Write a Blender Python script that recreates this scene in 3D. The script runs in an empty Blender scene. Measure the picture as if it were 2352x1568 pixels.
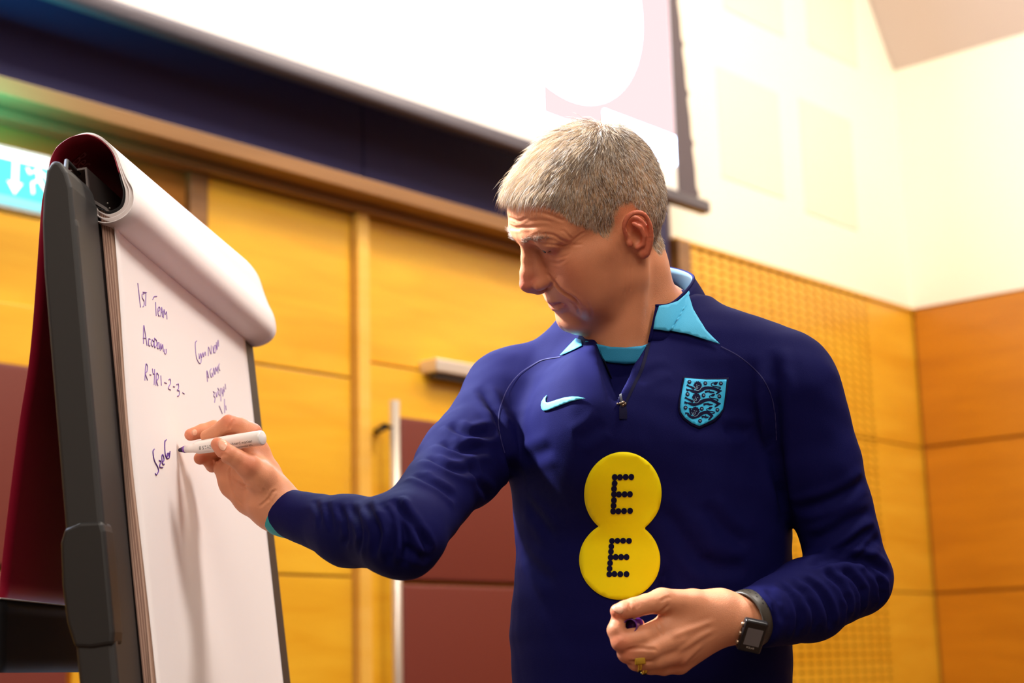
import bpy, bmesh, math, random
import numpy as np
from mathutils import Vector, Matrix, noise
from mathutils.bvhtree import BVHTree

random.seed(7)
rng = np.random.default_rng(7)
SC = bpy.context.scene
COL = SC.collection

# ------------------------------------------------------------------ camera
IMG_W, IMG_H, FPX = 2352, 1568, 3705.3          # focal length in pixels of the full frame
CAM_POS = np.array([0.0, 0.0, 1.25])
YAW, PITCH, ROLL = math.radians(-48.42), math.radians(11.527), math.radians(-1.507)


def camera_axes():
    cy, sy, cp, sp = math.cos(YAW), math.sin(YAW), math.cos(PITCH), math.sin(PITCH)
    fw = np.array([-sy * cp, cy * cp, sp])
    r0 = np.array([cy, sy, 0.0])
    u0 = np.cross(r0, fw)
    cr, sr = math.cos(ROLL), math.sin(ROLL)
    return cr * r0 + sr * u0, -sr * r0 + cr * u0, fw


CR, CU, CF = camera_axes()
cam_data = bpy.data.cameras.new('camera')
cam = bpy.data.objects.new('camera', cam_data)
COL.objects.link(cam)
cam.matrix_world = Matrix(((CR[0], CU[0], -CF[0], CAM_POS[0]), (CR[1], CU[1], -CF[1], CAM_POS[1]),
                           (CR[2], CU[2], -CF[2], CAM_POS[2]), (0, 0, 0, 1)))
cam_data.sensor_width = 36
cam_data.lens = FPX / IMG_W * 36
cam_data.clip_start = 0.05
cam_data.dof.use_dof = True
cam_data.dof.focus_distance = 1.80
cam_data.dof.aperture_fstop = 5.0
SC.camera = cam

# ------------------------------------------------------------------ light and exposure
SC.view_settings.view_transform = 'Standard'
SC.view_settings.look = 'None'
SC.view_settings.gamma = 1
SC.view_settings.use_curve_mapping = False
SC.view_settings.exposure = 0.0
SC.cycles.max_bounces = 6
SC.cycles.diffuse_bounces = 4

world = bpy.data.worlds.new('world')
SC.world = world
world.use_nodes = True
world.node_tree.nodes['Background'].inputs[0].default_value = (1.0, 0.80, 0.62, 1)
world.node_tree.nodes['Background'].inputs[1].default_value = 0.30


def area(name, pos, target, size, power, color, size_y=None, spread=math.pi):
    ld = bpy.data.lights.new(name, 'AREA')
    ld.energy = power
    ld.color = color
    ld.shape = 'RECTANGLE'
    ld.size = size
    ld.size_y = size_y or size
    ld.spread = spread
    o = bpy.data.objects.new(name, ld)
    COL.objects.link(o)
    o.location = pos
    d = Vector(target) - Vector(pos)
    o.rotation_euler = d.to_track_quat('-Z', 'Y').to_euler()
    return o


WARM = (1.0, 0.86, 0.66)
area('fill_light_rear', (-1.6, -1.6, 4.4), (1.4, 1.4, 1.3), 3.0, 150, (1.0, 0.90, 0.78))  # added fill behind the camera, standing in for room bounce on the face
area('ceiling_light_room', (2.3, -0.5, 5.0), (1.3, 1.5, 1.2), 1.0, 148, (1.0, 0.93, 0.86))
area('ceiling_light_wash', (5.7, 1.5, 4.9), (6.4, 3.9, 2.6), 2.4, 95, WARM, 1.0)
area('ceiling_light_stage', (3.3, 2.0, 4.9), (3.6, 3.9, 1.2), 2.0, 85, WARM, 0.6)
sp = bpy.data.lights.new('rim_light_left', 'SPOT')  # added rim light for the front of the hair; its source is unseen
sp.energy = 7500
sp.color = (0.95, 0.97, 1.0)
sp.spot_size = math.radians(17)
sp.spot_blend = 1.0
sp.shadow_soft_size = 0.35
spo = bpy.data.objects.new('rim_light_left', sp)
COL.objects.link(spo)
spo.location = (-0.3, 3.5, 4.7)
spo.rotation_euler = (Vector((1.36, 1.15, 2.0)) - Vector(spo.location)).to_track_quat('-Z', 'Y').to_euler()

# ------------------------------------------------------------------ helpers


def ray(x, y):
    return CF + CR * (x - IMG_W / 2) / FPX - CU * (y - IMG_H / 2) / FPX


def at(x, y, depth):
    """World point seen at photograph pixel (x, y), `depth` metres along the optical axis."""
    return CAM_POS + ray(x, y) * depth


def to_px(p):
    q = np.asarray(p, float) - CAM_POS
    z = q @ CF
    return np.stack([IMG_W / 2 + FPX * (q @ CR) / z, IMG_H / 2 - FPX * (q @ CU) / z, z], -1)


def on_y(x, y, Y):
    d = ray(x, y)
    return CAM_POS + d * (Y - CAM_POS[1]) / d[1]


def on_x(x, y, X):
    d = ray(x, y)
    return CAM_POS + d * (X - CAM_POS[0]) / d[0]


def lin(c):
    if isinstance(c, str):
        c = tuple(int(c[i:i + 2], 16) for i in (0, 2, 4))
    r = [v / 255 for v in c]
    return tuple(v / 12.92 if v <= 0.04045 else ((v + 0.055) / 1.055) ** 2.4 for v in r) + (1.0,)


def tag(o, label=None, cat=None, group=None, kind=None):
    if label: o['label'] = label
    if cat: o['category'] = cat
    if group: o['group'] = group
    if kind: o['kind'] = kind
    return o


def empty(name, loc=(0, 0, 0)):
    o = bpy.data.objects.new(name, None)
    COL.objects.link(o)
    o.empty_display_size = 0.05
    o.location = loc
    return o


def mesh_obj(name, verts, faces, mat=None, parent=None, smooth=False):
    me = bpy.data.meshes.new(name)
    if isinstance(verts, np.ndarray): verts = verts.tolist()
    if isinstance(faces, np.ndarray): faces = faces.tolist()
    me.from_pydata(verts, [], faces)
    return data_obj(name, me, mat, parent, smooth)


def data_obj(name, me, mat=None, parent=None, smooth=False):
    if mat is not None:
        for m in (mat if isinstance(mat, (list, tuple)) else [mat]):
            me.materials.append(m)
    if smooth:
        me.polygons.foreach_set('use_smooth', [True] * len(me.polygons))
    me.update()
    o = bpy.data.objects.new(name, me)
    COL.objects.link(o)
    if parent is not None:
        o.parent = parent
        o.matrix_parent_inverse = Matrix.Translation(-world_loc(parent))
    return o


def world_loc(o):
    """Every parent here is unrotated; its world position is the sum of the chain."""
    v = Vector(o.location)
    p = o.parent
    if p is not None:
        v = world_loc(p) + o.matrix_parent_inverse.translation + v
    return v


def bm_obj(name, bm, mat=None, parent=None, smooth=False):
    me = bpy.data.meshes.new(name)
    bm.normal_update()
    bm.to_mesh(me)
    bm.free()
    return data_obj(name, me, mat, parent, smooth)


def box_bm(c, s, bevel=0.0, seg=2, axes=None, bm=None):
    """Box centred on c with full size s along optional unit axes."""
    out = bm or bmesh.new()
    r = bmesh.ops.create_cube(out, size=1.0)
    vs = r['verts']
    bmesh.ops.scale(out, vec=Vector(s), verts=vs)
    if bevel:
        es = list({e for v in vs for e in v.link_edges})
        b = bmesh.ops.bevel(out, geom=es, offset=bevel, segments=seg, affect='EDGES', profile=0.6)
        vs = list({v for f in b['faces'] for v in f.verts} | {v for v in vs if v.is_valid})
    M = Matrix.Identity(3) if axes is None else Matrix([[axes[j][i] for j in range(3)] for i in range(3)])
    for v in vs:
        v.co = M @ v.co + Vector(c)
    return out


def box(name, c, s, mat, parent=None, bevel=0.0, axes=None, smooth=False):
    return bm_obj(name, box_bm(c, s, bevel, axes=axes), mat, parent, smooth)


def box2(name, lo, hi, mat, parent=None, bevel=0.0):
    lo, hi = np.array(lo, float), np.array(hi, float)
    return box(name, (lo + hi) / 2, hi - lo, mat, parent, bevel)


def tube(path, radii, sides=12, cap=True, squash=None):
    """Verts/faces of a tube swept along path (list of points), radius per point."""
    P = np.array(path, float)
    n = len(P)
    R = np.full(n, radii, float) if np.isscalar(radii) else np.array(radii, float)
    T = np.gradient(P, axis=0)
    T /= np.linalg.norm(T, axis=1)[:, None] + 1e-12
    up = np.array([0, 0, 1.0]) if abs(T[0][2]) < 0.9 else np.array([1.0, 0, 0])
    vs, fs = [], []
    x = np.cross(up, T[0]); x /= np.linalg.norm(x)
    for i in range(n):
        x = x - T[i] * (x @ T[i]); x /= np.linalg.norm(x) + 1e-12
        y = np.cross(T[i], x)
        for k in range(sides):
            a = 2 * math.pi * k / sides
            vs.append(P[i] + R[i] * (x * math.cos(a) + y * math.sin(a) * (squash or 1)))
    for i in range(n - 1):
        for k in range(sides):
            a, b = i * sides + k, i * sides + (k + 1) % sides
            fs.append((a, b, b + sides, a + sides))
    if cap:
        fs.append(tuple(range(sides))[::-1])
        fs.append(tuple(range((n - 1) * sides, n * sides)))
    return [tuple(map(float, v)) for v in vs], fs


def merge(parts):
    V, Fa = [], []
    for v, f in parts:
        o = len(V)
        V += [tuple(map(float, q)) for q in v]
        Fa += [tuple(i + o for i in t) for t in f]
    return V, Fa


def spline(pts, n):
    """Catmull-Rom resampling of a polyline to n points."""
    P = np.array(pts, float)
    if len(P) == 2:
        t = np.linspace(0, 1, n)[:, None]
        return P[0] * (1 - t) + P[1] * t
    Q = np.vstack([2 * P[0] - P[1], P, 2 * P[-1] - P[-2]])
    out = []
    for s in np.linspace(0, len(P) - 1, n):
        i = min(int(s), len(P) - 2)
        t = s - i
        a, b, c, d = Q[i], Q[i + 1], Q[i + 2], Q[i + 3]
        out.append(0.5 * ((2 * b) + (c - a) * t + (2 * a - 5 * b + 4 * c - d) * t * t + (3 * b - a - 3 * c + d) * t ** 3))
    return np.array(out)


# ------------------------------------------------------------------ materials


def mat(name, color, rough=0.5, metal=0.0, spec=0.5, emit=None, estr=0.0, sheen=0.0, noise_scale=0, noise_amt=0.0,
        bump=0.0, bump_scale=80, sss=0.0, coat=0.0):
    m = bpy.data.materials.new(name)
    m.use_nodes = True
    nt = m.node_tree
    b = nt.nodes['Principled BSDF']
    c = lin(color) if not (isinstance(color, tuple) and len(color) == 4) else color
    b.inputs['Base Color'].default_value = c
    b.inputs['Roughness'].default_value = rough
    b.inputs['Metallic'].default_value = metal
    b.inputs['Specular IOR Level'].default_value = spec
    b.inputs['Coat Weight'].default_value = coat
    if sheen:
        b.inputs['Sheen Weight'].default_value = sheen
        b.inputs['Sheen Roughness'].default_value = 0.4
    if sss:
        b.inputs['Subsurface Weight'].default_value = sss
        b.inputs['Subsurface Radius'].default_value = (1.0, 0.35, 0.2)
        b.inputs['Subsurface Scale'].default_value = 0.006
    if emit:
        b.inputs['Emission Color'].default_value = lin(emit)
        b.inputs['Emission Strength'].default_value = estr
    tc = None
    if noise_amt or bump:
        tc = nt.nodes.new('ShaderNodeTexCoord')
    if noise_amt:
        n = nt.nodes.new('ShaderNodeTexNoise')
        n.inputs['Scale'].default_value = noise_scale
        n.inputs['Detail'].default_value = 5
        nt.links.new(tc.outputs['Object'], n.inputs['Vector'])
        mx = nt.nodes.new('ShaderNodeMix')
        mx.data_type = 'RGBA'
        mx.inputs[6].default_value = tuple(v * (1 - noise_amt) for v in c[:3]) + (1,)
        mx.inputs[7].default_value = tuple(min(1, v * (1 + noise_amt)) for v in c[:3]) + (1,)
        nt.links.new(n.outputs['Fac'], mx.inputs[0])
        nt.links.new(mx.outputs[2], b.inputs['Base Color'])
    if bump:
        n2 = nt.nodes.new('ShaderNodeTexNoise')
        n2.inputs['Scale'].default_value = bump_scale
        n2.inputs['Detail'].default_value = 3
        nt.links.new(tc.outputs['Object'], n2.inputs['Vector'])
        bp = nt.nodes.new('ShaderNodeBump')
        bp.inputs['Strength'].default_value = bump
        bp.inputs['Distance'].default_value = 0.001
        nt.links.new(n2.outputs['Fac'], bp.inputs['Height'])
        nt.links.new(bp.outputs['Normal'], b.inputs['Normal'])
    return m


def wood(name, c1, c2, scale=(1.2, 1.2, 14), rough=0.38):
    """Veneer: stretched noise gives the grain."""
    m = bpy.data.materials.new(name)
    m.use_nodes = True
    nt = m.node_tree
    b = nt.nodes['Principled BSDF']
    tc = nt.nodes.new('ShaderNodeTexCoord')
    mp = nt.nodes.new('ShaderNodeMapping')
    mp.inputs['Scale'].default_value = scale
    n = nt.nodes.new('ShaderNodeTexNoise')
    n.inputs['Scale'].default_value = 1.6
    n.inputs['Detail'].default_value = 6
    n.inputs['Distortion'].default_value = 0.6
    rp = nt.nodes.new('ShaderNodeValToRGB')
    rp.color_ramp.elements[0].position = 0.3
    rp.color_ramp.elements[0].color = lin(c1)
    rp.color_ramp.elements[1].position = 0.7
    rp.color_ramp.elements[1].color = lin(c2)
    nt.links.new(tc.outputs['Object'], mp.inputs['Vector'])
    nt.links.new(mp.outputs['Vector'], n.inputs['Vector'])
    nt.links.new(n.outputs['Fac'], rp.inputs['Fac'])
    nt.links.new(rp.outputs['Color'], b.inputs['Base Color'])
    b.inputs['Roughness'].default_value = rough
    b.inputs['Coat Weight'].default_value = 0.15
    return m


def glow(name, color, strength):
    m = bpy.data.materials.new(name)
    m.use_nodes = True
    nt = m.node_tree
    nt.nodes.remove(nt.nodes['Principled BSDF'])
    e = nt.nodes.new('ShaderNodeEmission')
    e.inputs[0].default_value = lin(color)
    e.inputs[1].default_value = strength
    nt.links.new(e.outputs[0], nt.nodes['Material Output'].inputs[0])
    return m


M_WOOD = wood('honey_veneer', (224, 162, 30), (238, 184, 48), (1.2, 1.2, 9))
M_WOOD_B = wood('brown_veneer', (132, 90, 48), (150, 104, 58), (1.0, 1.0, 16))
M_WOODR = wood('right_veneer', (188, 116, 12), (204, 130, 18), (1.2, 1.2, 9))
M_STRIP = wood('pale_veneer', (238, 182, 74), (246, 194, 92))
M_JOINT = mat('joint_shadow', (168, 104, 28), 0.8)
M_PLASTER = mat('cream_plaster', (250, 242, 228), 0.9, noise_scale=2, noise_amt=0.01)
M_ACOU = mat('acoustic_plaster', (243, 231, 212), 0.95)
M_NAVY = mat('navy_panel', (54, 50, 98), 0.6)
M_MAROON = mat('maroon_leather', (112, 44, 34), 0.55, bump=0.15, bump_scale=300)
M_STEEL = mat('brushed_steel', (225, 215, 205), 0.35, 0.6)
M_DARK = mat('dark_metal', (78, 76, 82), 0.45, 0.5)
M_CARPET = mat('floor_carpet', (92, 66, 50), 0.95, noise_scale=60, noise_amt=0.2)
# ================================================================== the room
YB, XR = 3.9, 7.52        # inner faces of the back wall and the right wall
ZJ = (0.12, 0.84, 1.575, 2.31, 3.03)      # panel joints on the right-hand half


def panel(parent, name, x0, x1, z0, z1, m, y=YB, t=0.02, gap=0.0035):
    return box2(name, (x0 + gap, y - t, z0 + gap), (x1 - gap, y, z1 - gap), m, parent, 0.003)


M_HALL = mat('hall_lining', (150, 128, 108), 0.9)
floor = tag(box2('floor', (-3.2, -3.4, -0.1), (7.7, 4.3, 0.0), M_CARPET), kind='structure')
ceiling = tag(box2('ceiling', (-3.2, -3.4, 5.3), (7.7, 4.3, 5.4), M_HALL), kind='structure')
wall_left = tag(box2('wall_left', (-3.3, -3.4, 0), (-3.2, 4.3, 5.3), M_HALL), kind='structure')
wall_front = tag(box2('wall_front', (-3.2, -3.5, 0), (7.7, -3.4, 5.3), M_HALL), kind='structure')

# back wall: dark carcass, everything else is mounted on it
wall_back = tag(box2('wall_back', (-3.2, YB, 0), (7.7, YB + 0.2, 5.3), M_JOINT), kind='structure')
# white plaster above the perforated panelling
XW = 5.40
bm = box_bm(((XW + XR) / 2, YB - 0.012, (3.03 + 5.3) / 2), (XR - XW, 0.024, 5.3 - 3.03))
bm_obj('plaster', bm, M_PLASTER, wall_back)
# acoustic panels let into the plaster
for (px0, px1) in ((1632, 1792), (1822, 1962)):
    for (py0, py1) in ((-330, 92), (152, 462)):
        a = on_y(px0, py0 + (px0 - 1632) * 0.38, YB)
        b = on_y(px1, py1 + (px0 - 1632) * 0.38, YB)
        panel(wall_back, 'acoustic_panel', a[0], b[0], b[2], a[2], M_ACOU, YB - 0.024, 0.004)

# perforated veneer panels with real slots


def perforated(x0, x1, z0, z1, y, nx, nz):
    """Front sheet with nx*nz through slots and their side walls; the dark carcass shows behind."""
    xs, zs = [x0], [z0]
    px_, pz_ = (x1 - x0) / nx, (z1 - z0) / nz
    for i in range(nx):
        xs += [x0 + (i + 0.24) * px_, x0 + (i + 0.76) * px_]
    for j in range(nz):
        zs += [z0 + (j + 0.34) * pz_, z0 + (j + 0.66) * pz_]
    xs.append(x1); zs.append(z1)
    V, Fc = [], []
    nX, nZ = len(xs), len(zs)
    for yy in (y, y + 0.012):
        for z in zs:
            for x in xs:
                V.append((x, yy, z))
    o = nX * nZ
    for j in range(nZ - 1):
        for i in range(nX - 1):
            a = j * nX + i
            hole = i % 2 == 1 and j % 2 == 1
            if not hole:
                Fc.append((a, a + 1, a + nX + 1, a + nX))
            else:
                for p, q in ((a, a + 1), (a + 1, a + nX + 1), (a + nX + 1, a + nX), (a + nX, a)):
                    Fc.append((p, q, q + o, p + o))
    for j in range(nZ - 1):          # outer rims
        for i in (0, nX - 1):
            a = j * nX + i
            Fc.append((a, a + nX, a + nX + o, a + o))
    for i in range(nX - 1):
        for j in (0, nZ - 1):
            a = j * nX + i
            Fc.append((a, a + 1, a + 1 + o, a + o))
    return V, Fc


X0P, X1P = 5.50, 7.05
M_HOLE = mat('slot_backing', (70, 36, 6), 0.9)
box2('panel_backing', (X0P, YB - 0.008, 0.12), (X1P, YB - 0.001, 3.02), M_HOLE, wall_back)
for k in range(4):
    z0, z1 = ZJ[k] + 0.007, ZJ[k + 1] - 0.007
    V, Fc = perforated(X0P, X1P, z0 - 0.003, z1 + 0.003, YB - 0.022, 20, 19)
    o = mesh_obj('perforated_panel', V, Fc, M_WOOD, wall_back)
    panel(wall_back, 'wood_panel', X1P, XR - 0.005, ZJ[k], ZJ[k + 1], M_WOOD, YB, 0.022)
box2('top_cap', (XW + 0.02, YB - 0.034, 3.02), (XR, YB - 0.001, 3.035), M_WOOD, wall_back)
box2('end_jamb', (XW, YB - 0.06, 0.0), (X0P - 0.01, YB - 0.001, 3.02), M_WOOD_B, wall_back, 0.004)

# left half: panelling beside the doors (x -3.2 .. 3.60), joint heights differ a little
ZL = (0.12, 0.84, 1.56, 2.21, 2.62)
for k in range(4):
    panel(wall_back, 'wood_panel', 2.97, 3.568, ZL[k], ZL[k + 1] + (0.155 if k == 3 else 0), M_WOOD, YB, 0.022)
# vertical strip between the panelling and the door set
box2('cover_strip', (3.576, YB - 0.05, 0), (3.628, YB - 0.001, 2.775), M_STRIP, wall_back, 0.004)
# dark reveal left of the panelling
box2('reveal_post', (2.90, YB - 0.03, 2.22), (2.965, YB - 0.001, 2.775), M_WOOD_B, wall_back, 0.003)
for (x0, x1) in ((2.02, 2.89), (1.10, 2.00), (0.2, 1.08)):
    panel(wall_back, 'wood_panel', x0, x1, 2.225, 2.58, M_WOOD, YB, 0.022)
    panel(wall_back, 'wood_panel', x0, x1, 2.09, 2.225, M_WOOD, YB, 0.022)
panel(wall_back, 'wood_panel', 2.53, 2.98, 0.12, 2.09, M_WOOD, YB, 0.022)
for x0, x1 in ((0.2, 0.9), (0.9, 1.6)):
    for z0, z1 in ((0.12, 0.84), (0.84, 1.56), (1.56, 2.09)):
        panel(wall_back, 'wood_panel', x0, x1, z0, z1, M_WOOD, YB, 0.022)
panel(wall_back, 'wood_panel', -3.2, 0.18, 0.12, 2.6, M_WOOD, YB, 0.022)
# wood over the doors
panel(wall_back, 'wood_panel', 3.635, 5.39, 2.275, 2.775, M_WOOD, YB, 0.022)
# rail under the navy band
rail = [(-3.2, 0), (XW, 0)]
box2('rail', (-3.2, YB - 0.16, 2.805), (5.17, YB - 0.001, 2.855), M_WOOD_B, wall_back, 0.004)
box2('rail_fillet', (-3.2, YB - 0.07, 2.775), (5.3, YB - 0.001, 2.803), M_WOOD_B, wall_back, 0.003)
# navy band: tall panels above the rail
xb = -3.2
for x1 in (-1.2, 0.55, 2.0, 3.62, 5.38):
    panel(wall_back, 'navy_panel', xb, x1, 2.857, 4.9, M_NAVY, YB, 0.03, 0.004)
    xb = x1

# doors with maroon padded leaves
def door(n, x0, x1, bar, label):
    d = tag(empty('door_%d' % n, ((x0 + x1) / 2, YB - 0.03, 0)), label, kind='structure')
    box2('frame', (x0, YB - 0.034, 0.0), (x1, YB - 0.001, 2.268), M_WOOD, d, 0.003)
    z = 0.05
    for z1 in (0.85, 1.545, 2.10):
        bx0, bx1 = (x0 + 0.113, x1 - 0.015) if bar > 0 else (x0 + 0.015, x1 - 0.115)
        o = bm_obj('padded_panel', box_bm(((bx0 + bx1) / 2, YB - 0.052, (z + z1) / 2), (bx1 - bx0, 0.036, z1 - z - 0.012), 0.012, 3), M_MAROON, d, True)
        z = z1
    hx = x0 + 0.024 if bar > 0 else x1 - 0.075
    v, f = tube([(hx, YB - 0.13, 0.35), (hx, YB - 0.13, 2.13)], 0.0165, 16)
    mesh_obj('pull_bar', v, f, M_STEEL, d, True)
    for zz in (0.6, 2.04):
        v, f = tube([(hx, YB - 0.13, zz), (hx - 0.045 * bar, YB - 0.13, zz), (hx + 0.01 * bar, YB - 0.03, zz)], 0.012, 10)
        mesh_obj('bracket', v, f, M_DARK, d, True)
    return d


d1 = door(1, 3.635, 4.53, 1, 'maroon padded door with long steel pull bar')
d2 = door(2, 4.54, 5.385, -1, 'maroon padded door hidden behind the man')
d3 = door(3, 1.62, 2.505, 1, 'maroon padded door left of the flip chart')
# door closer on the frame over door 1
dc = tag(empty('door_closer', (4.2, YB - 0.06, 2.32)), 'slim steel door closer over the maroon door', 'door closer')
p0 = np.array([3.885, 0, 2.285])
box2('closer_body', (p0[0], YB - 0.105, p0[2] - 0.024), (p0[0] + 0.50, YB - 0.023, p0[2] + 0.022), M_STEEL, dc, 0.006)
box2('closer_arm', (p0[0] + 0.02, YB - 0.085, p0[2] - 0.042), (p0[0] + 0.44, YB - 0.05, p0[2] - 0.026), M_DARK, dc, 0.002)

# right wall
wall_right = tag(box2('wall_right', (XR, -3.4, 0), (XR + 0.2, 4.3, 5.3), M_JOINT), kind='structure')
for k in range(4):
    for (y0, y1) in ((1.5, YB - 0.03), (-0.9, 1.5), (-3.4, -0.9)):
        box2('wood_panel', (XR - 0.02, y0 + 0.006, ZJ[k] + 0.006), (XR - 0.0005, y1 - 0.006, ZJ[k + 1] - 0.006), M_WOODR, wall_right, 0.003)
box2('plaster', (XR - 0.018, -3.4, 3.035), (XR - 0.0005, YB - 0.024, 5.3), M_PLASTER, wall_right)
# sloping cove where wall and ceiling meet
cv = [(XR - 0.02, 0, 4.34), (XR - 0.62, 0, 5.28), (XR - 0.02, 0, 5.28)]
V = [(x, yy, z) for yy in (-3.3, YB - 0.03) for x, _, z in cv]
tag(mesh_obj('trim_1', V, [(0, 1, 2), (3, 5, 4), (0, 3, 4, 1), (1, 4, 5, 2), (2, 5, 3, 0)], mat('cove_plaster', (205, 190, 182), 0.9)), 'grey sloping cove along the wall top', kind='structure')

# ------------------------------------------------------------------ projection screen
YS = 3.62
SR = on_y(1558, 443, YS)
scr = tag(empty('projection_screen', (SR[0], YS, SR[2])), 'large projection screen with a bright white slide, black edged', 'screen')
SX0, SX1, SZ0 = -0.2, SR[0], SR[2] + 0.13
# white cloth, the lit picture is the projected slide on it
M_CLOTH = mat('screen_cloth', (244, 238, 234), 0.8)
M_SLIDE = glow('slide_white', (196, 216, 255), 13.0)
M_PINK = glow('slide_pink', (255, 214, 216), 1.25)
M_LINE = glow('slide_line', (214, 206, 250), 2.2)
box2('cloth', (SX0, YS, SZ0 - 0.13), (SX1, YS + 0.003, 4.95), M_CLOTH, scr)
box2('slide', (SX0 + 0.05, YS - 0.003, SZ0), (SX1 - 0.01, YS - 0.0005, 4.9), M_SLIDE, scr)
pk = on_y(1245, 260, YS)
# pink field with a round bite out of it, lower right of the slide
cc = on_y(1302, -30, YS)
ce = on_y(1515, -30, YS)
cb = on_y(1310, 229, YS)
rad = abs(cc[2] - cb[2])
pts = []
th = np.linspace(0, 2 * math.pi, 97)
V, Fc = [], []
z_hi = 4.9
pxl = [(pk[0], SZ0), (SX1 - 0.012, SZ0), (SX1 - 0.012, z_hi), (pk[0], z_hi)]
V = [(x, YS - 0.0045, z) for x, z in pxl] + [(x, YS - 0.004, z) for x, z in pxl]
mesh_obj('slide_field', V, [(0, 1, 2, 3), (7, 6, 5, 4)], M_PINK, scr)
disc = [(cc[0] + rad * math.cos(t), YS - 0.0065, cc[2] + rad * math.sin(t)) for t in th[:-1]]
mesh_obj('slide_disc', disc, [tuple(range(96))], M_SLIDE, scr)
a, b = on_y(1385, 262, YS), on_y(1556, 372, YS)
box2('slide_band', (a[0], YS - 0.0062, b[2] - 0.02), (SX1 - 0.014, YS - 0.0055, b[2] + 0.10), M_SLIDE, scr)
for q in (((985, 0), (1335, 142)), ((1335, 142), (1333, 0))):
    s, e = on_y(*q[0], YS - 0.008), on_y(*q[1], YS - 0.008)
    v, f = tube([s, e], 0.0016, 4)
    mesh_obj('slide_line', v, f, M_LINE, scr)
# black side tab strip, scalloped outer edge
r0, r1 = on_y(1540, 0, YS), on_y(1556, 0, YS)
r2 = on_y(1603, 462, YS)
zs = np.linspace(SZ0 - 0.13, 4.9, 160)
top_z = r0[2]
V, Fc = [], []
for i, z in enumerate(zs):
    fr = (z - r2[2]) / (r1[2] - r2[2])
    xo = r2[0] + (r1[0] - r2[0]) * fr
    xo = max(xo, SX1 + 0.03)
    ph = ((z - SZ0) / 0.21) % 1.0
    xo += 0.016 * (math.exp(-((ph - 0.5) / 0.06) ** 2) - 0.3 * math.sin(math.pi * ph))
    for yy in (YS - 0.004, YS + 0.004):
        V += [(SX1 - 0.004, yy, z), (xo, yy, z)]
for i in range(len(zs) - 1):
    a = i * 4
    Fc += [(a, a + 1, a + 5, a + 4), (a + 3, a + 2, a + 6, a + 7), (a + 1, a + 3, a + 7, a + 5)]
mesh_obj('tab_strip', V, Fc, mat('black_fabric', (86, 76, 84), 0.7), scr)
# bottom weight bar
be = on_y(1622, 482, YS)
zb = SZ0 - 0.13
v, f = merge([(tuple(map(tuple, [])), [])])
bm = box_bm(((SX0 - 0.1 + be[0]) / 2, YS, zb - 0.026), (be[0] - SX0 + 0.1, 0.05, 0.052), 0.012, 3)
bm_obj('weight_bar', bm, mat('bar_grey', (92, 88, 98), 0.32, 0.6), scr, True)

# ------------------------------------------------------------------ exit sign
YE = 3.60
e0, e1 = on_y(-150, 300, YE), on_y(112, 366, YE)
e2 = on_y(100, 488, YE)
ex = tag(empty('exit_sign', (e1[0], YE, e1[2])), 'lit green emergency exit sign with down arrow and running figure', 'exit sign')
M_EXW = glow('sign_white', (225, 250, 255), 4.0)
M_EXG = glow('sign_green', (96, 236, 220), 1.6)
zt, zl = e1[2], e2[2]
exL, exR = e1[0] - 0.40, e1[0] + 0.0
box2('sign_case', (exL - 0.01, YE, zl - 0.01), (exR + 0.01, YE + 0.05, zt + 0.01), mat('sign_case', (200, 215, 215), 0.4), ex, 0.004)
box2('lit_panel', (exL, YE - 0.003, zl + 0.025), (exR, YE - 0.0005, zt - 0.028), M_EXG, ex)
box2('light_edge', (exL, YE - 0.004, zt - 0.026), (exR, YE - 0.0005, zt - 0.001), M_EXW, ex)
box2('light_edge', (exL, YE - 0.004, zl + 0.001), (exR, YE - 0.0005, zl + 0.023), glow('sign_edge', (150, 235, 240), 1.5), ex)


def flat(name, pts, y, m, parent):
    V = [(x, y, z) for x, z in pts] + [(x, y + 0.001, z) for x, z in pts]
    n = len(pts)
    F_ = [tuple(range(n)), tuple(range(n, 2 * n))[::-1]] + [(i, (i + 1) % n, (i + 1) % n + n, i + n) for i in range(n)]
    return mesh_obj(name, V, F_, m, parent)


ac = on_y(32, 415, YE)
ax, az = ac[0], ac[2] + 0.005
flat('arrow', [(ax - 0.008, az + 0.045), (ax + 0.008, az + 0.045), (ax + 0.008, az - 0.01), (ax + 0.022, az - 0.01), (ax, az - 0.042), (ax - 0.022, az - 0.01), (ax - 0.008, az - 0.01)], YE - 0.006, M_EXW, ex)
rc = on_y(82, 415, YE)
rx, rz = rc[0], rc[2] + 0.002
parts = []
def limb(a, b, r=0.008):
    return tube([(rx + a[0], YE - 0.006, rz + a[1]), (rx + b[0], YE - 0.006, rz + b[1])], r, 8, True, 0.3)
for a, b, r in (((0.0, 0.030), (0.006, 0.0), .011), ((0.0, 0.026), (-0.022, 0.012), .006), ((-0.022, 0.012), (-0.03, 0.026), .005),
                ((0.004, 0.024), (0.024, 0.014), .006), ((0.024, .014), (.034, .004), .005), ((0.006, 0.0), (-0.014, -0.012), .008), ((-0.014, -0.012), (-0.010, -0.040), .006),
                ((0.006, 0.0), (0.022, -0.018), .008), ((0.022, -0.018), (0.036, -0.034), .006), ((-0.006, 0.044), (-0.006, 0.050), .010)):
    parts.append(limb(a, b, r))
v, f = merge(parts)
mesh_obj('running_figure', v, f, M_EXW, ex)
sl = area('sign_glow', (exL + 0.2, YE + 0.02, zt + 0.012), (exL + 0.2, YE + 0.06, zt + 0.5), 0.36, 7.0, (0.05, 0.85, 1.0), 0.04)
sl.parent = ex
sl.matrix_parent_inverse = Matrix.Translation(-ex.location)
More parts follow.
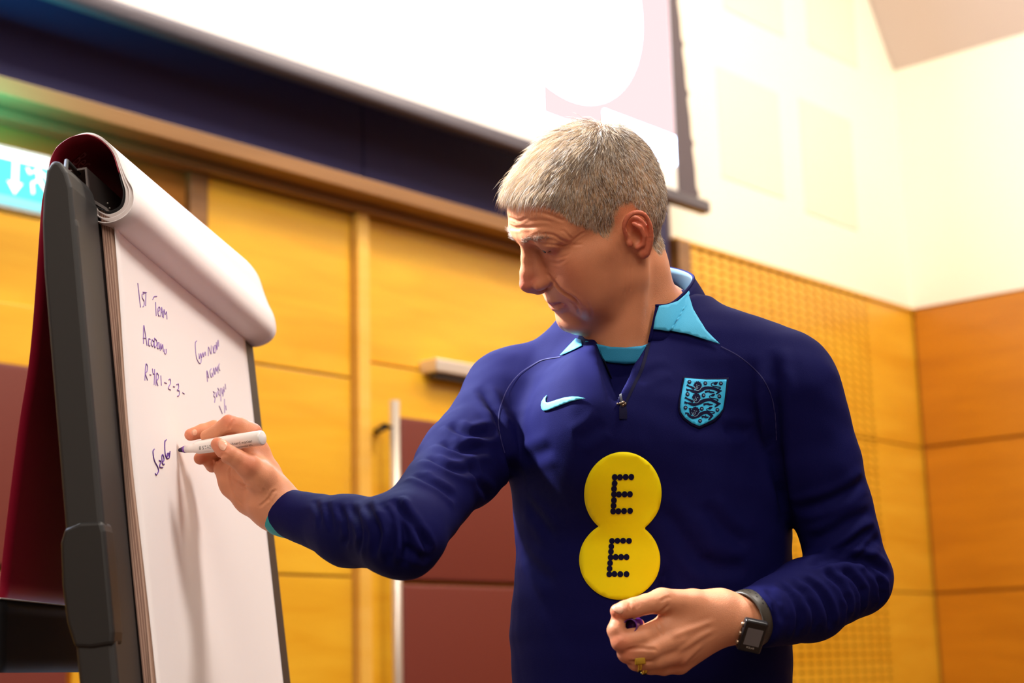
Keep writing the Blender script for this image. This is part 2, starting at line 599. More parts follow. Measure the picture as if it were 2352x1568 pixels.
# hanging rod up to the rail
for xx in (exL + 0.02,):
    v, f = tube([(xx, YE + 0.025, zt), (xx, YE + 0.025, 2.83), (xx, YB - 0.1, 2.83)], 0.004, 8)
    mesh_obj('hanger', v, f, M_DARK, ex)
# ================================================================== flip chart easel and pad
M_POST = mat('charcoal_plastic', (38, 36, 35), 0.55, bump=0.08, bump_scale=1200)
M_POST2 = mat('charcoal_plastic_grip', (30, 28, 27), 0.5, bump=0.08, bump_scale=1200)
M_BOARD = mat('board_grey', (96, 90, 92), 0.5)
M_PAPER = mat('flipchart_paper', (244, 236, 234), 0.85)
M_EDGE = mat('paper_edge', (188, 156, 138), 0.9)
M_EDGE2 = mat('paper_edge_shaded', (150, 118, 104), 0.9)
M_CRIM = mat('crimson_cover', (150, 12, 44), 0.5)
M_BLACKC = mat('black_cover_band', (13, 12, 16), 0.6)
M_CLAMP = mat('clamp_metal', (112, 104, 102), 0.4, 0.3)
M_INK = mat('violet_ink', (88, 40, 140), 0.6)
M_INKF = mat('violet_ink_dry', (142, 108, 178), 0.7)

BP = np.array([0.925393, 1.392410, 1.731833])       # top left corner of the pad
BU = np.array([0.792300, 0.610132, 0.0])            # to the right along the pad
BN = np.array([0.605965, -0.786889, 0.116671])      # out of the sheet
BD = np.array([0.071185, -0.092438, -0.993171])     # down the sheet
PAD_W = 0.652


def B(u, d, n):
    return BP + BU * u + BD * d + BN * n


def sweep_u(name, section, u0, u1, m, parent, far=None, smooth=False, closed=True, steps=1):
    """Extrude an (n, d) section along the pad's width."""
    S0 = np.array(section, float)
    S1 = S0 if far is None else np.array(far, float)
    k = len(S0)
    V, Fc = [], []
    for i in range(steps + 1):
        t = i / steps
        for n_, d_ in S0 * (1 - t) + S1 * t:
            V.append(B(u0 + (u1 - u0) * t, d_, n_))
    for i in range(steps):
        for j in range(k if closed else k - 1):
            a, b = i * k + j, i * k + (j + 1) % k
            Fc.append((a, b, b + k, a + k))
    if closed:
        Fc += [tuple(range(k))[::-1], tuple(range(steps * k, steps * k + k))]
    return mesh_obj(name, V, Fc, m, parent, smooth)


def bevel(o, w, seg=3):
    md = o.modifiers.new('bevel', 'BEVEL')
    md.width = w
    md.segments = seg
    md.limit_method = 'ANGLE'
    md.angle_limit = math.radians(40)
    return o


d_floor = BP[2] / -BD[2]
easel = tag(empty('flipchart_easel', tuple(B(0.3, d_floor, -0.02)[:2]) + (0,)), 'dark grey flip chart easel holding the paper pad', 'easel')


def post(u0, u1, name='post', fwd=0.0):
    sec = [(0.0, 0.0), (-0.003, -0.016), (-0.009, -0.028), (-0.017, -0.031), (-0.024, -0.022), (-0.029, 0.0), (-0.033, 0.03), (-0.0355, 0.08),
           (-0.036, 0.34), (-0.034, 1.0), (-0.034, d_floor), (0.0, d_floor), (0.0, 1.0), (0.0, 0.34), (0.0, 0.08)]
    o = sweep_u(name, [(n + fwd, d) for n, d in sec], u0, u1, M_POST, easel)
    return bevel(o, 0.007, 4)


post(-0.081, 0.0)
post(PAD_W - 0.046, PAD_W + 0.006, 'post', 0.008)
# ridge moulding standing a little proud along the inner half of the near post
o = sweep_u('post_ridge', [(0.0, 0.03), (0.0015, 0.04), (0.0015, d_floor - 0.1), (0.0, d_floor - 0.08), (-0.01, d_floor - 0.08), (-0.01, 0.03)], -0.080, -0.066, M_POST, easel)
bevel(o, 0.004, 2)
g = sweep_u('grip', [(0.001, 0.335), (0.003, 0.345), (0.003, 0.44), (0.001, 0.452), (-0.02, 0.452), (-0.036, 0.449), (-0.0415, 0.425), (-0.043, 0.39), (-0.041, 0.35), (-0.036, 0.337), (-0.02, 0.333)], -0.084, -0.054, M_POST2, easel)
bevel(g, 0.004, 3)
# board behind the paper
o = sweep_u('board', [(-0.004, -0.005), (-0.004, 1.02), (-0.022, 1.02), (-0.022, -0.005)], -0.004, PAD_W - 0.047, M_BOARD, easel)
# pen tray, low
o = sweep_u('pen_tray', [(0.0, 1.03), (0.06, 1.03), (0.06, 1.015), (0.066, 1.015), (0.066, 1.045), (0.0, 1.045)], -0.02, PAD_W + 0.02, M_POST, easel)
# feet
for uu in (-0.04, PAD_W + 0.02):
    a = B(uu, d_floor, -0.25); b = B(uu, d_floor, 0.22)
    a[2] = b[2] = 0.022
    v, f = tube([a, b], 0.02, 12)
    mesh_obj('foot', v, f, M_POST, easel, True)
    v, f = tube([B(uu, 0.9, -0.02), a + np.array([0, 0, 0.02])], 0.012, 10)
    mesh_obj('rear_leg', v, f, M_POST, easel, True)
# clamp bar: open channel over the head of the pad, with its near hinge arm
cl = [(0.0, -0.0475), (0.0, -0.016), (-0.002, -0.016), (-0.002, -0.0455), (-0.026, -0.0455), (-0.026, -0.010), (-0.0285, -0.010), (-0.0285, -0.0475)]
cl = [(n - 0.008, d) for n, d in cl]
clamp = sweep_u('clamp_bar', cl, 0.0, PAD_W - 0.02, M_CLAMP, easel)
lip = sweep_u('clamp_lip', [(-0.0095, -0.017), (0.006, -0.004), (0.009, 0.003), (0.0072, 0.004), (0.004, -0.002), (-0.0105, -0.014)], 0.012, PAD_W - 0.02, M_CLAMP, easel)
v, f = merge([tube([B(-0.05, -0.018, -0.016), B(-0.02, -0.05, -0.022), B(0.01, -0.045, -0.02)], 0.0026, 8), tube([B(-0.03, -0.030, -0.016), B(0.0, -0.024, -0.012)], 0.0022, 8)])
mesh_obj('clamp_arm', v, f, M_POST, easel, True)
for k in range(3):
    bmr = bmesh.new()
    bmesh.ops.create_uvsphere(bmr, u_segments=10, v_segments=6, radius=0.0011, matrix=Matrix.Translation(B(0.062 + 0.006 * k, -0.026 + 0.004 * k, -0.0075)))
    bm_obj('rivet', bmr, M_STEEL, easel, True)

# ---- the pad
pad = tag(empty('paper_pad', tuple(B(0.3, 0.98, 0.004))), 'large white paper pad with purple handwriting, sheets flipped over the top', 'flip chart pad')


def sheet(name, u0, u1, d0, d1, n, m, parent, wav=0.0, seed=0.0, curl=0.0, nu=26, nd=60, t=0.0006):
    """A hanging leaf: gently rippled left edge and surface."""
    V, Fc = [], []
    for s in (0, 1):
        for j in range(nd + 1):
            d = d0 + (d1 - d0) * j / nd
            le = u0 + wav * (math.sin(d * 11 + seed) * 0.5 + math.sin(d * 23 + seed * 2.3) * 0.25 + math.sin(d * 5 + seed * 0.7) * 0.5)
            for i in range(nu + 1):
                q = i / nu
                u = le + (u1 - le) * q
                nn = n + s * -t + curl * (math.exp(-q * 26) * (0.5 + 0.5 * math.sin(d * 9 + seed))) + 0.0016 * math.sin(d * 7 + u * 9 + seed) * curl / 0.006 * q * (1 - q) * 2
                V.append(B(u, d, nn))
    k = (nu + 1) * (nd + 1)
    for j in range(nd):
        for i in range(nu):
            a = j * (nu + 1) + i
            Fc.append((a, a + nu + 1, a + nu + 2, a + 1))
            Fc.append((a + k, a + 1 + k, a + nu + 2 + k, a + nu + 1 + k))
        a = j * (nu + 1)
        Fc.append((a, a + k, a + nu + 1 + k, a + nu + 1))
        a += nu
        Fc.append((a, a + nu + 1, a + nu + 1 + k, a + k))
    return mesh_obj(name, V, Fc, m, parent, True)


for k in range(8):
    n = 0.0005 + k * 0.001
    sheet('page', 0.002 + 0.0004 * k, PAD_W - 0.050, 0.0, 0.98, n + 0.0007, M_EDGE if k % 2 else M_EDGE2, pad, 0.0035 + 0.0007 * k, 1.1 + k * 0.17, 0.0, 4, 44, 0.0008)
front = sheet('front_page', 0.0085, PAD_W - 0.050, 0.001, 0.975, 0.0092, M_PAPER, pad, 0.0045, 2.4, 0.004)
# flipped leaves looping over the clamp and hanging behind
near = [(-0.004, -0.004), (0.0023, -0.0001), (0.0116, 0.0046), (0.0239, 0.0002), (0.0285, -0.0136), (0.0271, -0.027), (0.0251, -0.0399), (0.0208, -0.0589), (0.0111, -0.0733),
        (0.0015, -0.081), (-0.0083, -0.0842), (-0.023, -0.0828), (-0.0368, -0.0754), (-0.045, -0.0633), (-0.0513, -0.0426), (-0.057, -0.0233), (-0.0614, -0.0006),
        (-0.0834, 0.1365), (-0.1043, 0.2244), (-0.1337, 0.3675), (-0.1451, 0.457)]
near = [(n if n < 0.02 else n, d) for n, d in near]
N_S = 120
S_near = spline(near, N_S)


def loop_sheet(name, grow, u0, u1, m, parent, i0=0, i1=N_S, far_k=1.42, t=0.0006, lower=0.0, end_bow=0.0):
    S = S_near.copy()
    T = np.gradient(S, axis=0)
    T /= np.linalg.norm(T, axis=1)[:, None]
    Nn = np.stack([-T[:, 1], T[:, 0]], 1)
    if Nn[30] @ (S[30] - np.array([-0.01, -0.04])) < 0: Nn = -Nn
    amt = grow * np.clip((S[:, 0] + 0.03) / 0.03, 0.25, 1) + lower * np.exp(-((S[:, 1] - 0.004) / 0.028) ** 2) * (S[:, 0] > 0.0)
    amt = np.where(np.arange(N_S) < 6, amt * np.arange(N_S) / 6, amt)
    steps = 24
    V, Fc = [], []
    S = S + Nn * amt[:, None]
    idx = range(i0, i1)
    k = len(idx)
    for s in (0, 1):
        for i in range(steps + 1):
            q = i / steps
            for j in idx:
                n_, d_ = S[j]
                sc = 1 + (far_k - 1) * q if d_ < 0 else 1
                if d_ < 0: d2 = d_ * sc
                else: d2 = d_
                n2 = n_ * (1 + 0.12 * q) if n_ > 0 else n_
                uu = u0 + (u1 - u0) * q
                if i == 0: uu += end_bow * max(0.0, math.sin(math.pi * (j - i0) / max(1, 26))) if j - i0 < 26 else 0
                V.append(B(uu, d2, n2) - s * t * (BN * Nn[j][0] + BD * Nn[j][1]))
    K = (steps + 1) * k
    for i in range(steps):
        for j in range(k - 1):
            a = i * k + j
            Fc.append((a, a + 1, a + k + 1, a + k))
            Fc.append((a + K, a + k + K, a + k + 1 + K, a + 1 + K))
    for j in range(k - 1):
        for i in (0, steps):
            a = i * k + j
            Fc.append((a, a + K, a + 1 + K, a + 1))
    for i in range(steps):
        for j in (0, k - 1):
            a = i * k + j
            Fc.append((a, a + k, a + k + K, a + K))
    return mesh_obj(name, V, Fc, m, parent, True)


iband = int(np.argmax(S_near[:, 1] > 0.3675))
itop = 44
jb = int(np.argmin(np.abs(S_near[:, 1] + 0.036) + (S_near[:, 0] < 0) * 9))
tag(loop_sheet('cover', 0.0, 0.0, PAD_W, M_CRIM, pad, jb, iband + 1), 'crimson printed cover of the pad')
tag(loop_sheet('cover_band', 0.0, 0.0, PAD_W, M_BLACKC, pad, 0, jb + 1), 'black end of the cover')  # cover turns black towards the clamp
tag(loop_sheet('cover_band', 0.0, 0.0, PAD_W, M_BLACKC, pad, iband, N_S), 'black printed foot of the cover')
sw = S_near[iband]
v, f = tube([B(0.0, sw[1], sw[0] + 0.0012), B(PAD_W, sw[1], sw[0] + 0.0012)], 0.0009, 6)
mesh_obj('cover_line', v, f, M_PAPER, pad)
for k, (g_, lo) in enumerate(((0.0012, 0.002), (0.0022, 0.006), (0.0032, 0.0105))):
    loop_sheet('flipped_page', g_, 0.001 + 0.001 * k, PAD_W + 0.003 * k, M_PAPER, pad, 0, N_S - 2, lower=lo, end_bow=-0.004 * k)

WRITING =  {1: [[(87.7, 60.5), (89.2, 87.6)], [(109.9, 67.1), (101.4, 69.8), (100.0, 74.1), (105.8, 76.7), (104.2, 81.8), (99.3, 84.5)], [(104.9, 66.6), (119.7, 63.6)], [(116.8, 64.6), (110.6, 80.8)], [(142.5, 66.2), (149.4, 61.3), (161.2, 58.2)], [(152.9, 67.0), (150.1, 83.5)], [(159.4, 76.6), (168.6, 72.1), (167.4, 69.1), (160.6, 73.0), (159.2, 80.7), (165.9, 80.0)], [(169.1, 80.1), (177.3, 67.3), (177.1, 79.2)], [(172.1, 74.5), (181.3, 71.7)], [(180.4, 79.3), (186.5, 68.0), (189.2, 73.2), (196.4, 68.3), (195.5, 77.6)]], 2: [[(87.4, 128.4), (94.7, 107.0), (97.5, 112.3), (100.6, 128.0)], [(88.4, 122.0), (100.3, 119.5)], [(116.2, 117.8), (109.9, 118.3), (107.5, 125.9), (113.8, 125.4)], [(123.5, 116.3), (117.9, 122.2), (123.5, 124.2), (129.7, 118.2), (123.5, 116.3)], [(133.6, 112.6), (130.0, 123.7), (139.9, 119.3), (141.6, 114.2), (133.6, 112.6)], [(146.7, 114.7), (141.0, 122.3), (148.4, 120.8), (150.7, 113.9), (150.7, 121.9)], [(153.1, 123.1), (157.7, 114.1), (159.4, 120.2), (165.6, 113.3), (165.8, 122.2)], [(172.9, 117.5), (170.0, 123.0), (176.4, 121.7), (178.8, 116.3)]], 3: [[(78.9, 170.6), (88.0, 151.7), (94.0, 151.8), (90.8, 158.5), (83.6, 162.1), (89.6, 168.7)], [(100.5, 160.1), (105.7, 159.8)], [(113.6, 151.2), (113.9, 156.6), (120.0, 155.5)], [(121.7, 150.5), (114.0, 169.0)], [(120.9, 168.6), (127.3, 154.2), (134.6, 154.4), (131.8, 159.6), (124.5, 162.5), (129.0, 168.0)], [(144.5, 153.4), (142.7, 165.1)], [(157.1, 159.0), (166.6, 158.3)], [(175.8, 152.5), (182.0, 150.6), (182.0, 155.4), (170.5, 163.1), (180.3, 163.6)], [(192.6, 157.3), (199.5, 156.7)], [(207.9, 152.5), (216.2, 150.2), (214.9, 155.4), (207.9, 159.1), (216.1, 158.4), (214.2, 163.7), (206.4, 166.3)], [(230.9, 157.9), (238.4, 158.3)]], 4: [[(323.5, 77.0), (314.5, 82.4), (312.2, 98.6), (321.3, 104.7), (331.4, 103.6), (335.7, 97.5)], [(327.4, 92.1), (326.6, 99.3), (336.5, 90.3), (337.4, 96.3), (347.5, 87.2), (348.8, 92.3), (358.6, 84.2), (360.1, 88.9)], [(372.9, 86.7), (379.5, 73.7), (388.8, 80.9), (395.1, 68.8)], [(403.7, 68.0), (402.6, 77.3)], [(411.6, 65.5), (405.0, 75.0), (414.0, 73.2), (419.2, 63.9), (411.6, 65.5)], [(424.4, 58.3), (422.9, 68.7), (434.9, 53.3), (434.1, 62.2)]], 5: [[(354.5, 123.2), (357.7, 108.4), (363.6, 117.1)], [(354.3, 117.0), (363.3, 114.5)], [(382.0, 101.2), (373.2, 106.4), (375.9, 113.1), (382.6, 110.1), (382.6, 106.5)], [(386.3, 110.9), (394.3, 98.0), (396.3, 106.7)], [(399.6, 105.2), (405.1, 95.1), (408.7, 99.9), (416.1, 92.1), (415.1, 101.4)], [(428.5, 86.1), (422.6, 90.0), (422.9, 94.5), (427.4, 95.5)]], 6: [[(378.0, 131.5), (384.5, 132.2), (378.6, 136.8), (384.7, 138.4), (379.1, 145.6)], [(392.3, 130.0), (394.0, 136.0), (402.8, 126.4)], [(404.4, 122.5), (410.3, 125.1), (406.4, 129.4), (411.2, 131.3)], [(419.5, 119.8), (414.0, 138.1)], [(427.1, 118.5), (426.1, 126.0), (433.1, 123.0)], [(434.0, 119.2), (428.3, 129.3)], [(437.9, 114.8), (438.5, 122.1)], [(447.4, 109.4), (447.9, 116.8)], [(401.6, 146.0), (414.3, 154.3)], [(434.3, 131.9), (427.6, 151.3)], [(437.5, 139.7), (437.7, 146.1)]], 7: [[(89.4, 243.9), (83.0, 247.8), (85.2, 256.5), (95.9, 262.6), (97.0, 267.0), (87.7, 271.9), (84.0, 270.8)], [(103.7, 254.4), (110.4, 254.5), (103.1, 261.0), (115.7, 260.5)], [(113.6, 255.9), (123.2, 250.9), (120.7, 245.8), (115.5, 248.8), (116.1, 256.4), (123.0, 255.9)], [(141.1, 226.4), (133.3, 230.3), (130.0, 243.1), (134.8, 247.8), (145.2, 245.7), (148.0, 240.7), (139.5, 241.8)], [(139.5, 241.8), (135.1, 247.0), (144.9, 241.9), (145.6, 246.0), (151.1, 238.0)]]}


def front_surface(u, d):
    """Offset of the front page at (u, d), as in sheet()."""
    le = 0.0085 + 0.0045 * (math.sin(d * 11 + 2.4) * 0.5 + math.sin(d * 23 + 5.52) * 0.25 + math.sin(d * 5 + 1.68) * 0.5)
    q = (u - le) / (PAD_W - 0.050 - le)
    return 0.0092 + 0.004 * (math.exp(-q * 26) * (0.5 + 0.5 * math.sin(d * 9 + 2.4))) + 0.0016 * math.sin(d * 7 + u * 9 + 2.4) * 0.004 / 0.006 * q * (1 - q) * 2


for k, strokes in WRITING.items():
    parts = []
    for s in strokes:
        pts = [(a / 1000, b / 1000) for a, b in s]
        if len(pts) > 2:
            pts = [tuple(q) for q in spline(pts, len(pts) * 4)]
        P3 = [B(u, d, front_surface(u, d) + 0.0004) for u, d in pts]
        v, f = tube(P3, 0.0007 if k == 7 else 0.0005, 5, True, 1)
        mesh_obj('pen_stroke', v, f, M_INK if k == 7 else M_INKF, front)


def text_mesh(txt, size, place, extrude=0.0, shear=0.0):
    """Letters as a mesh; place(x, y) maps text coordinates (metres) to the world."""
    cu = bpy.data.curves.new('lettering', 'FONT')
    cu.body = txt
    cu.size = size
    cu.shear = shear
    cu.resolution_u = 3
    cu.align_x = 'LEFT'
    o = bpy.data.objects.new('lettering', cu)
    COL.objects.link(o)
    me = bpy.data.meshes.new_from_object(o.evaluated_get(bpy.context.evaluated_depsgraph_get()))
    bpy.data.objects.remove(o)
    bpy.data.curves.remove(cu)
    V = [place(v.co.x, v.co.y) for v in me.vertices]
    Fc = [tuple(p.vertices) for p in me.polygons]
    bpy.data.meshes.remove(me)
    return V, Fc


# lettering printed on the inside of the crimson cover, following its curve
arc = np.concatenate([[0], np.cumsum(np.linalg.norm(np.diff(S_near, axis=0), axis=1))])
a_top = arc[int(np.argmin(S_near[:, 1]))]


def on_cover(x, y):
    s = a_top + 0.032 - y
    n_ = np.interp(s, arc, S_near[:, 0]); d_ = np.interp(s, arc, S_near[:, 1])
    c = np.array([-0.012, -0.04]); r = c - np.array([n_, d_]); r /= np.linalg.norm(r)
    return B(0.048 + x, (d_ + r[1] * 0.0016) * (1 + 0.42 * (0.048 + x) / PAD_W), n_ + r[0] * 0.0016)


v, f = text_mesh('Bec', 0.028, on_cover)
mesh_obj('cover_lettering', v, f, mat('cover_print', (206, 120, 130), 0.6), pad)
# ================================================================== sculpting toolkit (distance fields -> smooth meshes)


def smin(a, b, k):
    if k <= 0: return np.minimum(a, b)
    h = np.clip(0.5 + 0.5 * (b - a) / k, 0, 1)
    return b + (a - b) * h - k * h * (1 - h)


def smax(a, b, k):
    return -smin(-a, -b, k)


def cap(P, a, b, r1, r2=None):
    """Tapered capsule."""
    a, b = np.asarray(a, float), np.asarray(b, float)
    r2 = r1 if r2 is None else r2
    ab = b - a
    t = np.clip((P - a) @ ab / (ab @ ab), 0, 1)
    d = P - a - t[:, None] * ab
    return np.sqrt((d * d).sum(1)) - (r1 + (r2 - r1) * t)


def chain(P, pts, rs, k=0.0):
    d = None
    for i in range(len(pts) - 1):
        e = cap(P, pts[i], pts[i + 1], rs[i], rs[i + 1])
        d = e if d is None else smin(d, e, k)
    return d


def ell(P, c, r, A=None):
    """Ellipsoid with radii r; A rows are its axes."""
    q = P - np.asarray(c, float)
    if A is not None: q = q @ np.asarray(A, float).T
    r = np.asarray(r, float)
    k0 = np.sqrt(((q / r) ** 2).sum(1))
    k1 = np.sqrt(((q / (r * r)) ** 2).sum(1)) + 1e-12
    return k0 * (k0 - 1.0) / k1


def rbox(P, c, h, A, r):
    q = np.abs((P - np.asarray(c, float)) @ np.asarray(A, float).T) - (np.asarray(h, float) - r)
    return np.sqrt((np.maximum(q, 0) ** 2).sum(1)) + np.minimum(q.max(1), 0) - r


def sculpt(fn, lo, hi, h, nb=12, slack=1.7):
    """Naive surface nets over the zero set of fn inside the box."""
    lo, hi = np.array(lo, float), np.array(hi, float)
    nblk = np.ceil((hi - lo) / (h * nb)).astype(int)
    N = nblk * nb + 1
    bc = np.stack(np.meshgrid(*[(np.arange(n) + 0.5) * nb * h for n in nblk], indexing='ij'), -1).reshape(-1, 3) + lo
    fc = fn(bc)
    half = nb * h * math.sqrt(3) / 2
    G = np.empty(tuple(N), np.float32)
    sg = np.where(fc > 0, 1.0, -1.0).reshape(tuple(nblk))
    big = np.repeat(np.repeat(np.repeat(sg, nb, 0), nb, 1), nb, 2)
    G[:-1, :-1, :-1] = big
    G[-1] = G[-2]; G[:, -1] = G[:, -2]; G[:, :, -1] = G[:, :, -2]
    G *= 9.0
    keep = np.nonzero(np.abs(fc) < half * slack)[0]
    off = np.stack(np.meshgrid(*[np.arange(nb + 1)] * 3, indexing='ij'), -1).reshape(-1, 3)
    ijk = np.stack(np.unravel_index(keep, tuple(nblk)), -1) * nb
    B_ = 256
    for s in range(0, len(keep), B_):
        I = (ijk[s:s + B_, None, :] + off[None]).reshape(-1, 3)
        v = fn(lo + I * h)
        G[I[:, 0], I[:, 1], I[:, 2]] = v
    S = G < 0
    c = [S[i:S.shape[0] - 1 + i, j:S.shape[1] - 1 + j, k:S.shape[2] - 1 + k] for i in (0, 1) for j in (0, 1) for k in (0, 1)]
    cnt = sum(x.astype(np.int8) for x in c)
    cells = np.argwhere((cnt > 0) & (cnt < 8))
    vid = -np.ones(cnt.shape, np.int32)
    vid[cells[:, 0], cells[:, 1], cells[:, 2]] = np.arange(len(cells))
    acc = np.zeros((len(cells), 3)); num = np.zeros(len(cells))
    cor = np.array([(i, j, k) for i in (0, 1) for j in (0, 1) for k in (0, 1)])
    for a in range(8):
        for b in range(a + 1, 8):
            if np.abs(cor[a] - cor[b]).sum() != 1: continue
            ga = G[cells[:, 0] + cor[a][0], cells[:, 1] + cor[a][1], cells[:, 2] + cor[a][2]]
            gb = G[cells[:, 0] + cor[b][0], cells[:, 1] + cor[b][1], cells[:, 2] + cor[b][2]]
            m = (ga < 0) != (gb < 0)
            t = np.where(m, ga / np.where(m, ga - gb, 1), 0)
            acc += np.where(m[:, None], cor[a] + t[:, None] * (cor[b] - cor[a]), 0)
            num += m
    V = lo + (cells + acc / num[:, None]) * h
    faces = []
    for ax in range(3):
        u, w = (ax + 1) % 3, (ax + 2) % 3
        sl0 = [slice(None)] * 3; sl1 = [slice(None)] * 3
        sl0[ax] = slice(0, -1); sl1[ax] = slice(1, None)
        A0, A1 = S[tuple(sl0)], S[tuple(sl1)]
        e = np.argwhere(A0 != A1)
        e = e[(e[:, u] > 0) & (e[:, w] > 0) & (e[:, u] < N[u] - 1) & (e[:, w] < N[w] - 1)]
        flip = A0[e[:, 0], e[:, 1], e[:, 2]]
        q = []
        for du, dw in ((0, 0), (-1, 0), (-1, -1), (0, -1)):
            c_ = e.copy(); c_[:, u] += du; c_[:, w] += dw
            q.append(vid[c_[:, 0], c_[:, 1], c_[:, 2]])
        q = np.stack(q, 1)
        q[~flip] = q[~flip][:, ::-1]
        faces.append(q)
    Fq = np.concatenate(faces)
    Fq = Fq[(Fq >= 0).all(1)]
    return V, Fq


def relax(V, Fq, it=1, w=0.5):
    """Laplacian smoothing on quads."""
    E = np.concatenate([Fq[:, [0, 1]], Fq[:, [1, 2]], Fq[:, [2, 3]], Fq[:, [3, 0]]])
    n = len(V)
    deg = np.bincount(E.ravel(), minlength=n)[:, None]
    for _ in range(it):
        S = np.stack([np.bincount(E[:, 0], V[E[:, 1], k], n) + np.bincount(E[:, 1], V[E[:, 0], k], n) for k in range(3)], 1)
        V = V + w * (S / np.maximum(deg, 1) - V)
    return V


def normals(V, Fq):
    a, b = V[Fq[:, 2]] - V[Fq[:, 0]], V[Fq[:, 3]] - V[Fq[:, 1]]
    fn = np.cross(a, b)
    N = np.zeros_like(V)
    for i in range(4):
        for k in range(3):
            N[:, k] += np.bincount(Fq[:, i], fn[:, k], len(V))
    return N / (np.linalg.norm(N, axis=1)[:, None] + 1e-15)


def quads(name, V, Fq, m=None, parent=None, smooth=True):
    me = bpy.data.meshes.new(name)
    me.vertices.add(len(V)); me.vertices.foreach_set('co', V.astype(np.float32).ravel())
    me.loops.add(len(Fq) * 4); me.loops.foreach_set('vertex_index', Fq.astype(np.int32).ravel())
    me.polygons.add(len(Fq)); me.polygons.foreach_set('loop_start', np.arange(len(Fq), dtype=np.int32) * 4)
    me.update(calc_edges=True)
    me.validate()
    return data_obj(name, me, m, parent, smooth)


def seg_dist(V, pts):
    """Distance from vertices to a polyline, and the arc parameter of the nearest point (0..1)."""
    P = np.asarray(pts, float)
    L = np.concatenate([[0], np.cumsum(np.linalg.norm(np.diff(P, axis=0), axis=1))])
    best = np.full(len(V), 1e9); par = np.zeros(len(V))
    for i in range(len(P) - 1):
        ab = P[i + 1] - P[i]
        t = np.clip((V - P[i]) @ ab / (ab @ ab), 0, 1)
        d = np.linalg.norm(V - P[i] - t[:, None] * ab, axis=1)
        m = d < best
        best[m] = d[m]; par[m] = ((L[i] + t * (L[i + 1] - L[i])) / L[-1])[m]
    return best, par


def colour_attr(o, rgb, name='tint'):
    a = o.data.color_attributes.new(name, 'FLOAT_COLOR', 'POINT')
    c = np.ones((len(rgb), 4), np.float32); c[:, :3] = rgb
    a.data.foreach_set('color', c.ravel())


def vnoise(V, scale, seed=0.0):
    """Cheap smooth value noise by summed sines."""
    q = V * scale + seed
    return (np.sin(q[:, 0] * 1.7 + 1.3 * np.sin(q[:, 1] * 1.1 + seed)) * np.sin(q[:, 1] * 1.3 + 1.1 * np.sin(q[:, 2] * 0.9 + seed)) + np.sin(q[:, 2] * 1.9 + q[:, 0] * 0.7 + seed)) * 0.5


def attr_mat(name, rough, spec=0.5, sss=0.0, sheen=0.0, bump=0.0, bscale=300, attr='tint', scale_x=1.0):
    m = mat(name, (200, 200, 200), rough, spec=spec, sss=sss, sheen=sheen, bump=bump, bump_scale=bscale)
    nt = m.node_tree
    a = nt.nodes.new('ShaderNodeAttribute')
    a.attribute_name = attr
    nt.links.new(a.outputs['Color'], nt.nodes['Principled BSDF'].inputs['Base Color'])
    return m
# ================================================================== the man
HEAD_RES = 0.0014
HAND_RES = 0.0010
SHIRT_RES = 0.0029
person = tag(empty('person', (1.27, 1.27, 0.0)), 'grey-haired man in navy training top writing on the flip chart', 'person')
M_SKIN = attr_mat('skin', 0.48, 0.35, sss=0.12, bump=0.25, bscale=900)

# head frame in millimetres: F forward, L to his left, U up
HS = 0.94
HO = np.array([1.38020, 1.09385, 1.73558])
HF = np.array([-0.68853, 0.49087, -0.53382])
HL = np.array([-0.34025, -0.86871, -0.35996])
HU = np.array([-0.64042, -0.06621, 0.76516])
HM = np.stack([HF, HL, HU])


def to_head(P):
    return (P - HO) @ HM.T * (1000 / HS)


def from_head(q):
    return HO + (np.asarray(q, float) * HS / 1000) @ HM


neck_lo = at(1478, 800, 1.885)


